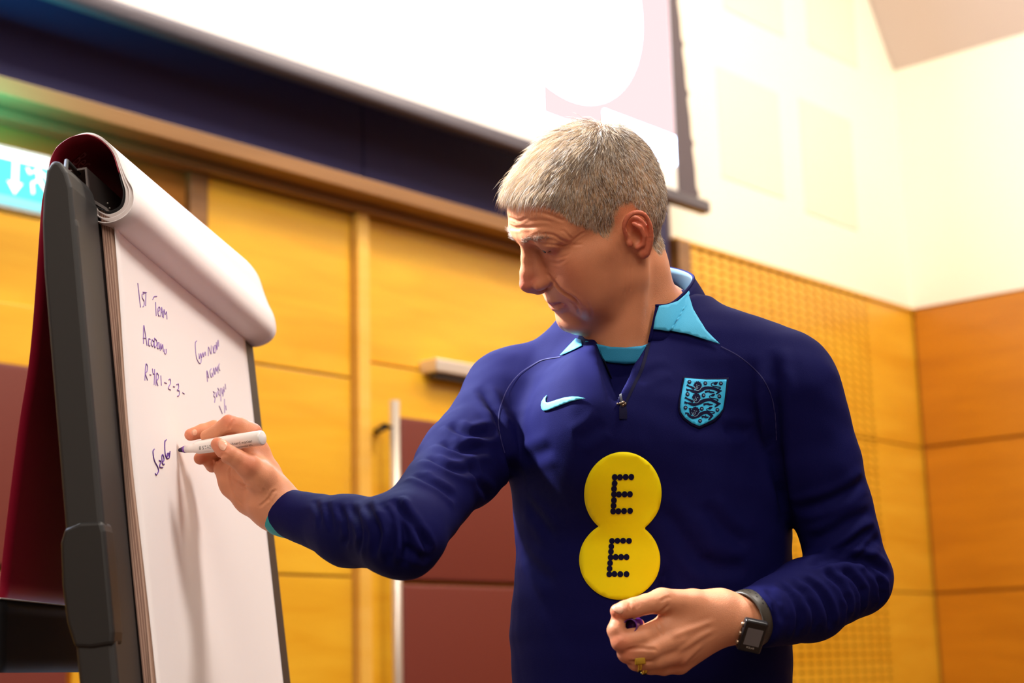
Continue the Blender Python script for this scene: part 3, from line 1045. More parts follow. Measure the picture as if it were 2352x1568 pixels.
def head_field(P):
    H = to_head(P)
    Q = H.copy(); Q[:, 1] = np.abs(Q[:, 1])
    d = ell(Q, (-7, 0, 44), (94, 73, 80))
    d = smin(d, ell(Q, (33, 0, 52), (58, 61, 52)), 14)
    d = smin(d, ell(Q, (36, 0, -14), (50, 55, 66)), 18)
    d = smin(d, ell(Q, (-30, 0, 10), (62, 66, 56)), 18)
    # jaw
    d = smin(d, chain(Q, [(-2, 56, -6), (8, 50, -52), (44, 34, -74), (72, 12, -87)], [16, 16, 15, 15], 8), 16)
    d = smin(d, ell(Q, (38, 0, -54), (42, 44, 32)), 14)
    d = smin(d, cap(Q, (57, 41, -6), (30, 55, -4), 17, 12), 20)     # cheekbone
    d = smin(d, ell(Q, (61, 25, -30), (26, 28, 28)), 16)             # cheek
    d = smin(d, ell(Q, (62, 0, -46), (29, 32, 28)), 12)              # mouth barrel
    d = smin(d, ell(Q, (72.5, 0, -79), (19, 23, 19)), 12)              # chin
    d = smin(d, ell(Q, (52, 34, -62), (24, 20, 20)), 12)             # jowl
    d = smin(d, ell(Q, (42, 42, -28), (30, 23, 34)), 20)              # buccal fill
    d = smin(d, ell(Q, (50, 32, -46), (26, 22, 26)), 18)
    # brow
    d = smin(d, chain(Q, [(86, 0, 39), (84, 14, 38), (77, 32, 40), (60, 49, 33)], [9, 10, 10, 8], 4), 13)
    # eye sockets
    d = smax(d, -ell(Q, (98, 31, 23), (18, 20, 13)), 9)
    d = smax(d, -ell(Q, (99, 17, 20), (14, 8, 14)), 8)
    # nose
    n = chain(Q, [(88, 0, 30), (95, 0, 14), (103, 0, -2), (109, 0, -14)], [7.5, 7.0, 8.0, 9.5], 4)
    n = smin(n, cap(Q, (84, 8, 16), (93, 12, -16), 7, 9), 7)
    n = smin(n, ell(Q, (98, 13, -18), (10, 7, 8)), 4)
    n = smin(n, cap(Q, (108, 0, -20), (97, 0, -30), 6, 6), 4)
    n = smax(n, -ell(Q, (104, 8.2, -29), (7, 3.6, 4.5)), 2)
    d = smin(d, n, 5)
    # lips
    ul = chain(Q, [(91, 0, -47), (89, 8, -46.5), (83, 19, -46), (74, 29, -46)], [4.4, 4.3, 3.6, 2.5], 2)
    ll = chain(Q, [(89, 0, -58), (86.5, 10, -57.5), (81, 19, -54.5), (73, 28, -50)], [5.2, 5.0, 4.0, 2.5], 2)
    d = smin(d, smin(ul, ll, 1.0), 4)
    slit = chain(Q, [(97, 0, -52.5), (93.5, 9, -52), (86.5, 20, -50.0), (77, 32, -47.5)], [1.5, 1.5, 1.5, 1.6], 0)
    d = smax(d, -slit, 2.0)
    d = smax(d, -ell(Q, (99, 0, -69), (6, 17, 4.0)), 6)               # mentolabial groove
    d = smax(d, -ell(Q, (98, 0, -39), (4, 2.6, 6)), 4)               # philtrum
    # upper and lower lids over the eyeball, slit left open
    lid = ell(Q, (72.5, 32, 25), (14.2, 15.5, 12.0))
    d = smin(d, lid, 3.0)
    d = smin(d, chain(Q, [(84, 18, 32), (83.5, 31, 33), (74, 45, 28)], [3.5, 5.5, 5.0], 2), 4.0)
    d = smax(d, -chain(Q, [(85.0, 20.5, 22.0), (86.0, 31, 22.0), (79.5, 43, 20.5)], [0.9, 2.0, 1.0], 0.5), 0.8)
    # ear
    E = (H - np.array([-10, 79, 0])) / 0.90 + np.array([-10, 79, 0]) + np.array([1.0, 0, 4.5])
    e = ell(E, (-13, 76, -2), (16.5, 6.5, 29), [(0.93, -0.35, 0), (0.35, 0.93, 0), (0, 0, 1)])
    hel = [(2, 76, -2), (4, 79, 10), (2, 82, 22), (-6, 85, 30), (-16, 88, 31), (-25, 90, 24), (-28, 89, 10), (-26, 87, -4), (-21, 84, -16), (-13, 79, -27)]
    e = smin(e, chain(E, spline(hel, 22), np.interp(np.linspace(0, 9, 22), range(10), [2.5, 3.0, 3.2, 3.3, 3.3, 3.3, 3.2, 3.2, 3.8, 5.6]), 1.0), 3.5)
    e = smin(e, ell(E, (-9, 77, -27), (7, 4.2, 7.5)), 4)
    e = smax(e, -ell(E, (-8, 84, -2), (8.5, 8, 11.5)), 3)
    e = smax(e, -chain(E, [(-1, 84, 17), (-10, 88.5, 24), (-19, 91, 18), (-21, 91, 4), (-18, 88, -8)], [3, 3.2, 3, 2.6, 2.2], 1), 2)
    e = smin(e, chain(E, [(-9, 84, 18), (-15, 86, 9), (-16, 85.5, -4), (-11, 82.5, -14), (-3, 79, -15)], [2.6, 3.0, 3.0, 3.0, 3.2], 1), 2.5)
    e = smin(e, ell(E, (3.5, 78, -5), (4, 4, 5.5)), 2.5)
    e = e * 0.9
    d = smin(d, e, 5)
    d = d * (HS / 1000)
    # neck in world space
    n1 = from_head((-30, 0, -8)); n2 = from_head((-2, 0, -64))
    nk = cap(P, at(1411, 545, 1.855), at(1428, 620, 1.855), 0.051, 0.052)
    nk = smin(nk, cap(P, at(1428, 620, 1.855), at(1478, 800, 1.885), 0.052, 0.056), 0.01)
    nk = smin(nk, cap(P, from_head((12, 0, -48)), at(1445, 815, 1.85), 0.040, 0.045), 0.02)
    # sterno-mastoid
    nk = smin(nk, cap(P, from_head((-22, 52, -22)), at(1452, 815, 1.81), 0.013, 0.012), 0.016)
    # trapezius and upper chest (under the clothes)
    nk = smin(nk, cap(P, at(1490, 730, 1.93), at(1660, 820, 1.86), 0.050, 0.040), 0.03)
    nk = smin(nk, cap(P, at(1470, 780, 1.92), at(1300, 865, 1.93), 0.038, 0.034), 0.02)
    nk = smin(nk, ell(P, at(1455, 925, 1.885), (0.085, 0.085, 0.085)), 0.03)
    return smin(d, nk, 0.014)



hlo = np.array([HO[0] - 0.21, HO[1] - 0.19, HO[2] - 0.26])
hhi = np.array([HO[0] + 0.22, HO[1] + 0.22, HO[2] + 0.17])
HV, HQ = sculpt(head_field, hlo, hhi, HEAD_RES)
HV = relax(HV, HQ, 2, 0.4)


def surf_points(V, pts, rad=4.0):
    """Points of a mesh found along a drawn line (nearest surface under each point)."""
    X = to_px(V)
    out = []
    for x, y in pts:
        m = np.nonzero(np.hypot(X[:, 0] - x, X[:, 1] - y) < rad)[0]
        if len(m) == 0: continue
        z = X[m, 2]
        near = m[z < z.min() + 0.006]
        out.append(V[near].mean(0))
    return np.array(out)


def crease(V, N, pts, amp, w, side=0.4):
    d, t = seg_dist(V, pts)
    fade = np.clip(np.minimum(t, 1 - t) * 6, 0.0, 1)
    f = -np.exp(-(d / w) ** 2) + side * np.exp(-((d - 2.1 * w) / w) ** 2)
    return V + N * (amp * f * fade * (d < 5 * w))[:, None]


WR = [  # forehead, eye, cheek and mouth lines: amplitude mm, width mm, points
    (1.0, 1.5, '390,540 450,560 520,580 420,570 740,555 860,550'),
    (0.9, 1.5, '388,460 450,475 520,495 580,470 630,462'),
    (0.7, 1.4, '610,485 720,485 820,495 880,520'),
    (0.9, 1.5, '640,400 740,405 850,435 960,480 1030,490'),
    (0.7, 1.5, '690,350 800,345 900,370 1010,415'),
    (1.1, 1.5, '640,660 700,640 800,635 880,645 960,690 1070,735'),
    (0.6, 1.2, '1080,750 1140,750 1200,743'),
    (0.6, 1.2, '1070,715 1150,650 1220,605'),
    (0.6, 1.2, '1080,690 1000,610 940,590'),
    (0.9, 1.3, '1070,742 960,757 860,745 760,740'),
    (0.6, 1.2, '850,862 940,882 1000,872 1060,830'),
    (0.7, 1.6, '770,870 860,930 960,940 1020,870'),
    (1.9, 2.2, '860,1080 900,1150 980,1240 1060,1290 1120,1340 1160,1420'),
    (1.0, 1.6, '1055,1325 1110,1380 1150,1440 1160,1500'),
    (0.9, 1.6, '790,1035 850,1085 872,1150 835,1215'),
    (0.5, 1.3, '1565,600 1560,700 1590,850'),
    (0.5, 1.4, '1540,580 1535,700 1560,830'),
    (0.5, 1.5, '1670,900 1655,1100 1640,1300'),
    (0.5, 1.5, '1700,930 1700,1100 1690,1280'),
    (0.4, 1.5, '1230,1350 1270,1430 1290,1520'),
]
HN = normals(HV, HQ)
for amp, w, pl in WR:
    pts = [tuple(map(float, q.split(','))) for q in pl.split()]
    P = surf_points(HV, spline([(1080 + a / 4.612, 400 + b / 4.612) for a, b in pts], 4 * len(pts)))
    if len(P) > 2:
        HV = crease(HV, HN, P, amp / 1000, w / 1000)
HN = normals(HV, HQ)
HV = HV + HN * (0.0002 * vnoise(HV, 120, 8.0))[:, None]
HN = normals(HV, HQ)
HH = to_head(HV)
Habs = HH.copy(); Habs[:, 1] = np.abs(Habs[:, 1])


def hairline(Fv):
    return np.interp(Fv, [-95, -45, -38, -31, -26, -9, 2, 8, 20, 36, 50, 57, 62, 78, 92],
                     [-72, -60, -28, 8, 26, 31, 24, 10, 4, 26, 40, 60, 77, 84, 84])


def hair_amount(H):
    a = H[:, 2] - hairline(H[:, 0]) + 2.5 * np.sin(H[:, 0] * 0.9) * np.sin(H[:, 1] * 0.7)
    ear = (np.abs(H[:, 1]) > 73) & (H[:, 2] < 36) & (H[:, 0] < 8) & (H[:, 0] > -42)
    return np.where(ear, -10, a)


# skin tone: redder nose, cheeks, ears; greyer shaved area; browner scalp under the hair
def blob(c, r):
    return np.exp(-(((Habs - np.array(c)) / np.array(r)) ** 2).sum(1))


def mixc(C, col, w):
    return C * (1 - w[:, None]) + np.array(lin(col)[:3]) * w[:, None]


tone = np.tile(np.array(lin((222, 148, 108))[:3]), (len(HV), 1))
tone = mixc(tone, (190, 96, 82), 0.85 * blob((110, 0, -12), (22, 18, 16)))
tone = mixc(tone, (186, 98, 72), 0.65 * blob((66, 42, -12), (26, 22, 22)))
tone = mixc(tone, (206, 104, 78), 0.75 * np.clip((Habs[:, 1] - 76) / 5, 0, 1) * (Habs[:, 2] > -45))
tone = mixc(tone, (168, 118, 96), 0.55 * blob((82, 14, -46), (16, 26, 12)))
tone = mixc(tone, (164, 112, 86), 0.45 * blob((66, 22, -84), (34, 34, 22)))
tone = mixc(tone, (172, 88, 80), 0.8 * np.exp(-((Habs[:, 2] + 52) / 4.5) ** 2) * (Habs[:, 0] > 66) * np.clip((31 - Habs[:, 1]) / 4, 0, 1) * (Habs[:, 0] > 60))
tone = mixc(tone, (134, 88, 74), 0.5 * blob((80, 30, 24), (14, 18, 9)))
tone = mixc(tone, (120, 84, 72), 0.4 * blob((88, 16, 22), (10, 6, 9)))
tone = tone * (1 + 0.03 * vnoise(HV, 140, 1.0))[:, None]
ha = hair_amount(HH)
scalp = np.clip(ha / 6, 0, 1) * (HH[:, 2] > -62)
tone = mixc(tone, (196, 162, 128), 0.85 * scalp)
body_parts = [(HV, HQ, tone)]

# ------------------------------------------------------------------ eyes
M_EYE = mat('eye_white', (150, 130, 120), 0.25)
M_IRIS = mat('iris', (56, 56, 56), 0.2)
for sgn in (1, -1):
    b = bmesh.new()
    bmesh.ops.create_uvsphere(b, u_segments=24, v_segments=16, radius=0.0120 * HS, matrix=Matrix.Translation(Vector(from_head((72.2, 32 * sgn, 24.0)))))
    e = bm_obj('eye', b, M_EYE, person, True)
    b = bmesh.new()
    gd = HF * 0.97 - HU * 0.18
    gd /= np.linalg.norm(gd)
    c = from_head((72.2, 32 * sgn, 24.0)) + gd * 0.0080 * HS
    bmesh.ops.create_uvsphere(b, u_segments=16, v_segments=10, radius=0.0056 * HS, matrix=Matrix.Translation(Vector(c)))
    bm_obj('iris', b, M_IRIS, e, True)

# ------------------------------------------------------------------ hair


def strands(name, roots, dirs, lens, norms, grav, width, tint, m, parent, lift=0.35, seg=3, kink=0.12):
    """Short tapered hairs as one mesh."""
    n = len(roots)
    rn = rng.normal(size=(n, 3)) * kink
    lift = np.broadcast_to(np.asarray(lift, float), (n,))[:, None]
    P = [roots - norms * 0.0006]
    d = dirs + norms * lift + rn
    d /= np.linalg.norm(d, axis=1)[:, None]
    for k in range(seg):
        P.append(P[-1] + d * (lens / seg)[:, None])
        d = d + grav[:, None] * np.array([0, 0, -1.0]) - norms * lift * 0.75
        d += rng.normal(size=(n, 3)) * kink * 0.35
        d /= np.linalg.norm(d, axis=1)[:, None]
    side = np.cross(dirs, norms); side /= np.linalg.norm(side, axis=1)[:, None] + 1e-9
    V = np.zeros((n, seg * 3 + 1, 3))
    for k in range(seg):
        w = width * (1 - 0.55 * k / seg)
        for j in range(3):
            a = 2 * math.pi * j / 3
            V[:, k * 3 + j] = P[k] + (side * math.cos(a) + norms * math.sin(a)) * w[:, None]
    V[:, -1] = P[seg]
    T = []
    for k in range(seg - 1):
        for j in range(3):
            a, b = k * 3 + j, k * 3 + (j + 1) % 3
            T += [(a, b, b + 3), (a, b + 3, a + 3)]
    for j in range(3):
        T.append(((seg - 1) * 3 + j, (seg - 1) * 3 + (j + 1) % 3, seg * 3))
    T = np.array(T)
    A = (T[None] + (np.arange(n) * (seg * 3 + 1))[:, None, None]).reshape(-1, 3)
    Vf = V.reshape(-1, 3)
    me = bpy.data.meshes.new(name)
    me.vertices.add(len(Vf)); me.vertices.foreach_set('co', Vf.astype(np.float32).ravel())
    me.loops.add(len(A) * 3); me.loops.foreach_set('vertex_index', A.astype(np.int32).ravel())
    me.polygons.add(len(A)); me.polygons.foreach_set('loop_start', np.arange(len(A), dtype=np.int32) * 3)
    me.update(calc_edges=True)
    o = data_obj(name, me, m, parent, True)
    colour_attr(o, np.repeat(tint, seg * 3 + 1, axis=0))
    o['kind'] = 'stuff'
    return o


def tangent(d, n):
    t = d - n * (d * n).sum(1)[:, None]
    return t / (np.linalg.norm(t, axis=1)[:, None] + 1e-9)


M_HAIR = attr_mat('grey_hair', 0.38, 0.5, sheen=0.2)
nt = M_HAIR.node_tree
tr = nt.nodes.new('ShaderNodeBsdfTranslucent'); mxs = nt.nodes.new('ShaderNodeMixShader')
mxs.inputs[0].default_value = 0.30
nt.links.new(nt.nodes['Attribute'].outputs['Color'], tr.inputs['Color'])
nt.links.new(nt.nodes['Principled BSDF'].outputs[0], mxs.inputs[1]); nt.links.new(tr.outputs[0], mxs.inputs[2])
nt.links.new(mxs.outputs[0], nt.nodes['Material Output'].inputs[0])

cand = np.nonzero((ha > -1.5) & (HH[:, 2] > -66) & (HH[:, 0] > -105))[0]
cand = cand[(HH[cand, 2] > -58) | (HH[cand, 0] < -20)]
N_HAIR = 60000
pick = rng.choice(cand, N_HAIR)
jit = rng.normal(size=(N_HAIR, 3)) * 0.0007
n_ = HN[pick]
roots = HV[pick] + jit - n_ * (jit * n_).sum(1)[:, None]
H_ = HH[pick]
whorl = np.array([-58, 4, 108])
out = H_ - whorl
out /= np.linalg.norm(out, axis=1)[:, None]
side_w = np.clip((np.abs(H_[:, 1]) - 40) / 25, 0, 1) * np.clip((95 - H_[:, 2]) / 40, 0, 1)
back_w = np.clip((-H_[:, 0] - 40) / 30, 0, 1) * np.clip((100 - H_[:, 2]) / 30, 0, 1)
dH = out * (1 - side_w - back_w).clip(0, 1)[:, None] * 1.2 + np.array([0.35, 0, -0.95]) * side_w[:, None] + np.array([0.0, 0, -1.0]) * back_w[:, None]
top_w = np.clip((H_[:, 2] - 85) / 25, 0, 1)
dH = dH + np.array([0.9, 0.1, 0]) * (top_w * (H_[:, 0] > -30))[:, None]
dH = dH + 0.22 * np.stack([np.sin(H_[:, 1] * 0.23 + H_[:, 2] * 0.11), np.sin(H_[:, 0] * 0.19 + 1), np.zeros(N_HAIR)], 1)
dW = dH @ HM
dW = tangent(dW, n_)
front_w = np.clip((H_[:, 0] - 30) / 40, 0, 1) * np.clip((H_[:, 2] - 70) / 15, 0, 1)
am = np.clip(hair_amount(H_) / 14, 0.25, 1)
lens = (0.010 + 0.012 * top_w + 0.018 * front_w) * am * rng.uniform(0.75, 1.25, N_HAIR)
lens = np.where((H_[:, 2] < 0) | (side_w > 0.6), 0.0075 * am * rng.uniform(0.8, 1.3, N_HAIR), lens)
lift = 0.30 + 0.25 * top_w * 0.3 + 0.10 * front_w
grav = 0.02 + 0.10 * front_w
dark = np.array(lin((140, 110, 82))[:3]); fair = np.array(lin((240, 216, 182))[:3]); white = np.array(lin((252, 246, 240))[:3])
u = rng.uniform(0, 1, N_HAIR)
fair_and_lit = np.clip(0.62 + 0.55 * front_w + 0.25 * top_w * (H_[:, 0] > -20) - 0.12 * (H_[:, 0] < 20) * (H_[:, 2] > 30) + 0.3 * vnoise(H_, 0.16, 2.0), 0.1, 0.95)  # front and top strands paler: light on the hair put into its colour
tint = np.where((u < fair_and_lit)[:, None], fair, dark)
tint = np.where(((u * 7.3) % 1 < 0.30)[:, None], white, tint)
strands('hair', roots, dW, lens, n_, grav, np.full(N_HAIR, 0.00018), tint, M_HAIR, person, lift=lift, kink=0.16)

# eyebrows
for sgn in (1, -1):
    sel = np.nonzero((HH[:, 1] * sgn > 9) & (HH[:, 1] * sgn < 47) & (HH[:, 0] > 55) & (HH[:, 2] > 20) & (HH[:, 2] < 60))[0]
    l = HH[sel, 1] * sgn
    mid = 37.5 + 4.0 * np.sin((l - 8) / 38 * math.pi * 0.9)
    sel = sel[np.abs(HH[sel, 2] - mid) < 4.2 - 1.8 * (l > 38)]
    if len(sel) == 0: continue
    k = rng.choice(sel, 420)
    nn = HN[k]
    dd = tangent((np.array([0.5, 0.75 * sgn, 0.12]) + rng.normal(size=(420, 3)) * 0.2) @ HM, nn)
    tb = np.where(rng.uniform(size=420)[:, None] < 0.5, np.array(lin((226, 208, 190))[:3]), np.array(lin((150, 116, 92))[:3]))
    o = strands('eyebrow', HV[k] + rng.normal(size=(420, 3)) * 0.0003, dd, rng.uniform(0.005, 0.009, 420), nn, np.full(420, 0.05), np.full(420, 0.00012), tb, M_HAIR, person, lift=0.35, kink=0.2)
# ------------------------------------------------------------------ the training top
ROWS = [(2300, 1215, 1800, 1.90, .125), (1568, 1181, 1811, 1.86, .120), (1450, 1174, 1811, 1.86, .120), (1350, 1183, 1810, 1.86, .118), (1250, 1189, 1812, 1.86, .116),
        (1150, 1180, 1806, 1.86, .116), (1050, 1165, 1790, 1.865, .116), (950, 1165, 1790, 1.875, .112), (870, 1230, 1770, 1.885, .10), (800, 1330, 1680, 1.895, .085), (740, 1400, 1600, 1.90, .06)]
TX = np.array([CR[0], CR[1], 0.0]); TX /= np.linalg.norm(TX)
TN = np.array([TX[1], -TX[0], 0.0])                      # towards the camera
ya = math.radians(14)
CXA = TX * math.cos(ya) + TN * math.sin(ya)              # across the chest
CXN = TN * math.cos(ya) - TX * math.sin(ya)              # chest normal
_c, _a, _b = [], [], []
for y, xl, xr, dc, b in ROWS:
    c = at((xl + xr) / 2, y, dc)
    _c.append(c); _b.append(b); _a.append((xr - xl) / 2 * dc / FPX / 0.985)
_c = np.array(_c); _a = np.array(_a); _b = np.array(_b); _z = _c[:, 2]


def torso(P, g=0.0):
    z = np.clip(P[:, 2], _z[0], _z[-1])
    cx, cy = np.interp(z, _z, _c[:, 0]), np.interp(z, _z, _c[:, 1])
    a, b = np.interp(z, _z, _a) + g, np.interp(z, _z, _b) + g
    dx, dy = P[:, 0] - cx, P[:, 1] - cy
    u = dx * CXA[0] + dy * CXA[1]
    v = dx * CXN[0] + dy * CXN[1]
    r = (np.abs(u / a) ** 2.3 + np.abs(v / b) ** 2.3) ** (1 / 2.3)
    d = (r - 1) * np.minimum(a, b) * 0.93
    return np.maximum(d, np.abs(P[:, 2] - z) - 0.002)


LA = [at(1815, 895, 1.79), at(1878, 1060, 1.79), at(1955, 1325, 1.80), at(1855, 1378, 1.74), at(1728, 1421, 1.668)]
LR = [0.056, 0.0455, 0.0425, 0.0420, 0.0315]
RA = [at(1172, 908, 1.92), at(1062, 1062, 1.80), at(925, 1232, 1.63), at(800, 1219, 1.70), at(654, 1174, 1.785)]
RR_ = [0.054, 0.0445, 0.0385, 0.0345, 0.0255]


def arms(P, g=0.0):
    l = chain(P, LA[:3], [r + g + 0.001 for r in LR[:3]], 0.012)
    l = smin(l, chain(P, LA[2:], [r + g + 0.001 for r in LR[2:]], 0.010), 0.010)
    r = chain(P, RA[:3], [r + g for r in RR_[:3]], 0.03)
    r = smin(r, chain(P, RA[2:], [r + g for r in RR_[2:]], 0.02), 0.022)
    return l, r


def shirt_solid(P, g=0.0):
    d = torso(P, g)
    tl = cap(P, at(1555, 772, 1.885), at(1800, 868, 1.80), 0.052 + g, 0.055 + g)
    tr = cap(P, at(1360, 838, 1.915), at(1185, 905, 1.925), 0.050 + g, 0.052 + g)
    back = ell(P, at(1470, 860, 1.95), (0.13, 0.10, 0.12))
    d = smin(d, smin(tl, tr, 0.03), 0.045)
    d = smin(d, back - g, 0.03)
    d = smin(d, ell(P, at(1400, 985, 1.80), (0.09, 0.07, 0.09)) - g, 0.05)      # chest
    l, r = arms(P, g)
    d = smin(d, l, 0.008)
    d = smin(d, r, 0.022)
    return d


V0 = at(1430, 940, 1.78)
NA, NB = at(1428, 640, 1.86), at(1478, 820, 1.888)


def vee(P, g=0.0):
    """Open placket: a narrow wedge in front of the neck."""
    q = P - V0
    a = q @ CXA; n = q @ CXN; z = q[:, 2]
    le = -0.026 * np.clip((z) / 0.075, 0, 1.6) - 0.001
    re = 0.040 * np.clip((z) / 0.112, 0, 1.6) ** 0.9 + 0.001
    d = np.maximum(np.maximum(le - a, a - re), -z)
    return np.maximum(np.maximum(d - g, -(n + 0.10)), z - 0.125)


def shirt_field(P):
    d = shirt_solid(P)
    neck = cap(P, NA, NB, 0.062, 0.066)
    neck = np.maximum(neck, at(1478, 800, 1.885)[2] - 0.012 - P[:, 2])
    d = smax(d, -neck, 0.006)
    d = smax(d, -vee(P), 0.003)
    # sleeves end at the wrists
    for e, f_ in ((LA[4], LA[3]), (RA[4], RA[3])):
        ax = (e - f_) / np.linalg.norm(e - f_)
        q = P - e
        cut = q @ ax
        near_ = np.linalg.norm(q, axis=1) < 0.12
        d = np.where(near_, smax(d, cut, 0.006), d)
    return d


SV, SQ = sculpt(shirt_field, (0.82, 0.62, 0.92), (1.75, 1.62, 1.74), SHIRT_RES, slack=2.2)
SV = relax(SV, SQ, 3, 0.5)
keepz = SV[:, 2] < 1.735
SN = normals(SV, SQ)
C1 = lambda X, Y: (540 + X / 1.807, 700 + Y / 1.807)
C2 = lambda X, Y: (1750 + X / 1.806, 700 + Y / 1.806)
C6 = lambda X, Y: (1180 + X / 2.704, 820 + Y / 2.704)
FOLDS = [  # mapper, amplitude mm, width mm, points
    (C1, 4.0, 6, '640,800 672,860 700,930 715,1000 700,1085'), (C1, 3.0, 5, '655,800 720,880 770,960 815,1045'),
    (C1, 2.6, 5, '600,815 640,880 655,980 640,1085'), (C1, 2.2, 4.5, '535,820 575,890 590,960 575,1050'),
    (C1, 2.2, 4.5, '470,820 500,880 515,950 500,1040'), (C1, 1.8, 4, '425,820 450,890 455,960 440,1010'),
    (C1, 1.4, 4, '370,815 395,880 400,950'), (C1, 1.4, 4, '320,800 345,860 350,930'),
    (C1, 3.0, 7, '895,478 935,512 1000,530 1090,520'), (C1, 3.2, 7, '858,552 900,582 970,600 1060,585'),
    (C1, 2.6, 6, '800,622 860,655 930,680 1010,690'), (C1, 2.4, 6, '745,690 800,720 870,760 930,800'),
    (C1, 2.5, 7, '1010,330 1060,400 1100,500 1130,600'), (C1, 4.0, 8, '1075,430 1110,520 1150,640 1165,720'),
    (C1, 2.5, 6, '1085,840 1050,780 1000,700 960,640'), (C1, 2.0, 5, '690,1000 760,1040 820,1060'),
    (C2, 4.5, 6, '185,1082 260,1060 380,1052 470,1078 535,1125'), (C2, 3.0, 5, '150,1112 225,1172 275,1250 290,1350'),
    (C2, 3.2, 5, '320,1085 395,1145 425,1220 415,1300'), (C2, 2.8, 5, '240,1085 320,1150 365,1230 365,1320'),
    (C2, 3.0, 5, '425,1065 485,1130 505,1210 490,1260'), (C2, 2.6, 5, '60,1140 120,1200 155,1290 150,1380'),
    (C2, 2.2, 5, '100,1125 170,1190 215,1280 215,1365'), (C2, 2.0, 5, '10,1170 60,1230 80,1320'),
    (C2, 3.2, 6, '485,938 430,950 385,990 310,1035 200,1060'), (C2, 2.6, 6, '515,960 450,995 410,1045'),
    (C2, 2.5, 7, '440,720 330,790 230,830 130,850'), (C2, 2.0, 7, '470,850 380,890 280,950 190,985'),
    (C2, 4.5, 9, '40,180 50,300 60,450 65,600 80,760 100,900'), (C2, 2.4, 7, '0,320 30,380 45,470 40,600'),
    (C6, 2.5, 10, '900,900 1020,1080 1150,1250 1300,1380'), (C6, 2.2, 9, '1180,900 1300,1060 1460,1180'),
    (C6, 1.8, 8, '1300,470 1380,455 1460,480'), (C6, 1.6, 9, '1150,1240 1300,1300 1450,1310'),
    (C6, 1.6, 9, '60,900 150,1000 260,1130'), (C6, 1.4, 8, '20,640 130,600 250,560'), (C6, 1.6, 9, '30,1200 120,1300 260,1420'),
    (C6, 1.4, 8, '560,400 480,470 380,520'), (C6, 1.2, 7, '760,150 860,90 980,60'),
]
for f, amp, w, pl in FOLDS:
    pts = [f(*map(float, q.split(','))) for q in pl.split()]
    P = surf_points(SV, spline(pts, 3 * len(pts)), 9)
    if len(P) > 2:
        SV = crease(SV, SN, P, 1.35 * amp / 1000, 0.8 * w / 1000, 0.6)
SN = normals(SV, SQ)
SV = SV + SN * (0.0010 * vnoise(SV, 38, 2.0) + 0.0005 * vnoise(SV, 95, 4.0))[:, None]
M_NAVYF = mat('navy_jersey', (12, 12, 70), 0.8, spec=0.10, sheen=0.0, bump=0.25, bump_scale=1400)
M_NAVYF.node_tree.nodes['Principled BSDF'].inputs['Sheen Tint'].default_value = (0.12, 0.16, 1.0, 1)
M_TEAL = mat('teal_jersey', (66, 178, 222), 0.7, bump=0.2, bump_scale=1500, sheen=0.1)
M_TEALD = mat('teal_rib', (44, 150, 196), 0.75, bump=0.3, bump_scale=1200)
M_CUFF = mat('teal_cuff', (16, 150, 156), 0.7)
M_NAVYD = mat('navy_binding', (13, 11, 44), 0.8, spec=0.15)
top = quads('training_top', SV, SQ, M_NAVYF, person)
top['label'] = 'navy quarter-zip training top'
SHIRT_BVH = BVHTree.FromPolygons(SV.tolist(), SQ.tolist())


def hit(x, y, bvh=None, off=0.0):
    d = Vector(ray(x, y)).normalized()
    loc, nor, idx, dist = (bvh or SHIRT_BVH).ray_cast(Vector(CAM_POS), d)
    if loc is None: return None
    if nor.dot(d) > 0: nor = -nor
    return loc + nor * off


from mathutils.geometry import delaunay_2d_cdt


def patch(name, poly, m, parent, off=0.0012, step=8.0, bvh=None, curve=0, label=None, thick=0.0008):
    """Flat print or applied cloth: a drawn outline laid on the garment's surface."""
    P = np.array(poly, float)
    if curve:
        P = spline(np.vstack([P, P[:1]]), curve)[:-1]
    else:
        q = []
        for i in range(len(P)):
            a, b = P[i], P[(i + 1) % len(P)]
            k = max(1, int(np.linalg.norm(b - a) / step))
            q += [a + (b - a) * t / k for t in range(k)]
        P = np.array(q)
    n = len(P)
    lo, hi = P.min(0), P.max(0)
    gx, gy = np.meshgrid(np.arange(lo[0] + step / 2, hi[0], step), np.arange(lo[1] + step / 2, hi[1], step))
    G = np.stack([gx.ravel(), gy.ravel()], 1)
    ab = np.roll(P, -1, 0) - P
    rel = G[:, None] - P[None]
    tt = np.clip((rel * ab[None]).sum(2) / ((ab * ab).sum(1)[None] + 1e-9), 0, 1)
    dd = np.linalg.norm(rel - tt[..., None] * ab[None], axis=2).min(1)
    x0, y0, x1, y1 = P[:, 0], P[:, 1], np.roll(P[:, 0], -1), np.roll(P[:, 1], -1)
    cr_ = ((y0[None] > G[:, 1:2]) != (y1[None] > G[:, 1:2])) & (G[:, 0:1] < (x1 - x0)[None] * (G[:, 1:2] - y0[None]) / ((y1 - y0)[None] + 1e-12) + x0[None])
    G = G[(cr_.sum(1) % 2 == 1) & (dd > step * 0.55)]
    pts = [Vector(p) for p in P] + [Vector(p) for p in G]
    vs, _, fs, _, _, _ = delaunay_2d_cdt(pts, [(i, (i + 1) % n) for i in range(n)], [tuple(range(n))], 1, 1e-4)
    V = []
    last = None
    for v in vs:
        h = hit(v.x, v.y, bvh, off)
        if h is None: h = last if last is not None else Vector(at(v.x, v.y, 1.8))
        V.append(tuple(h)); last = h
    o = mesh_obj(name, V, [tuple(f) for f in fs], m, parent, True)
    if thick:
        md = o.modifiers.new('thickness', 'SOLIDIFY'); md.thickness = thick; md.offset = 0
    if label: o['label'] = label
    return o


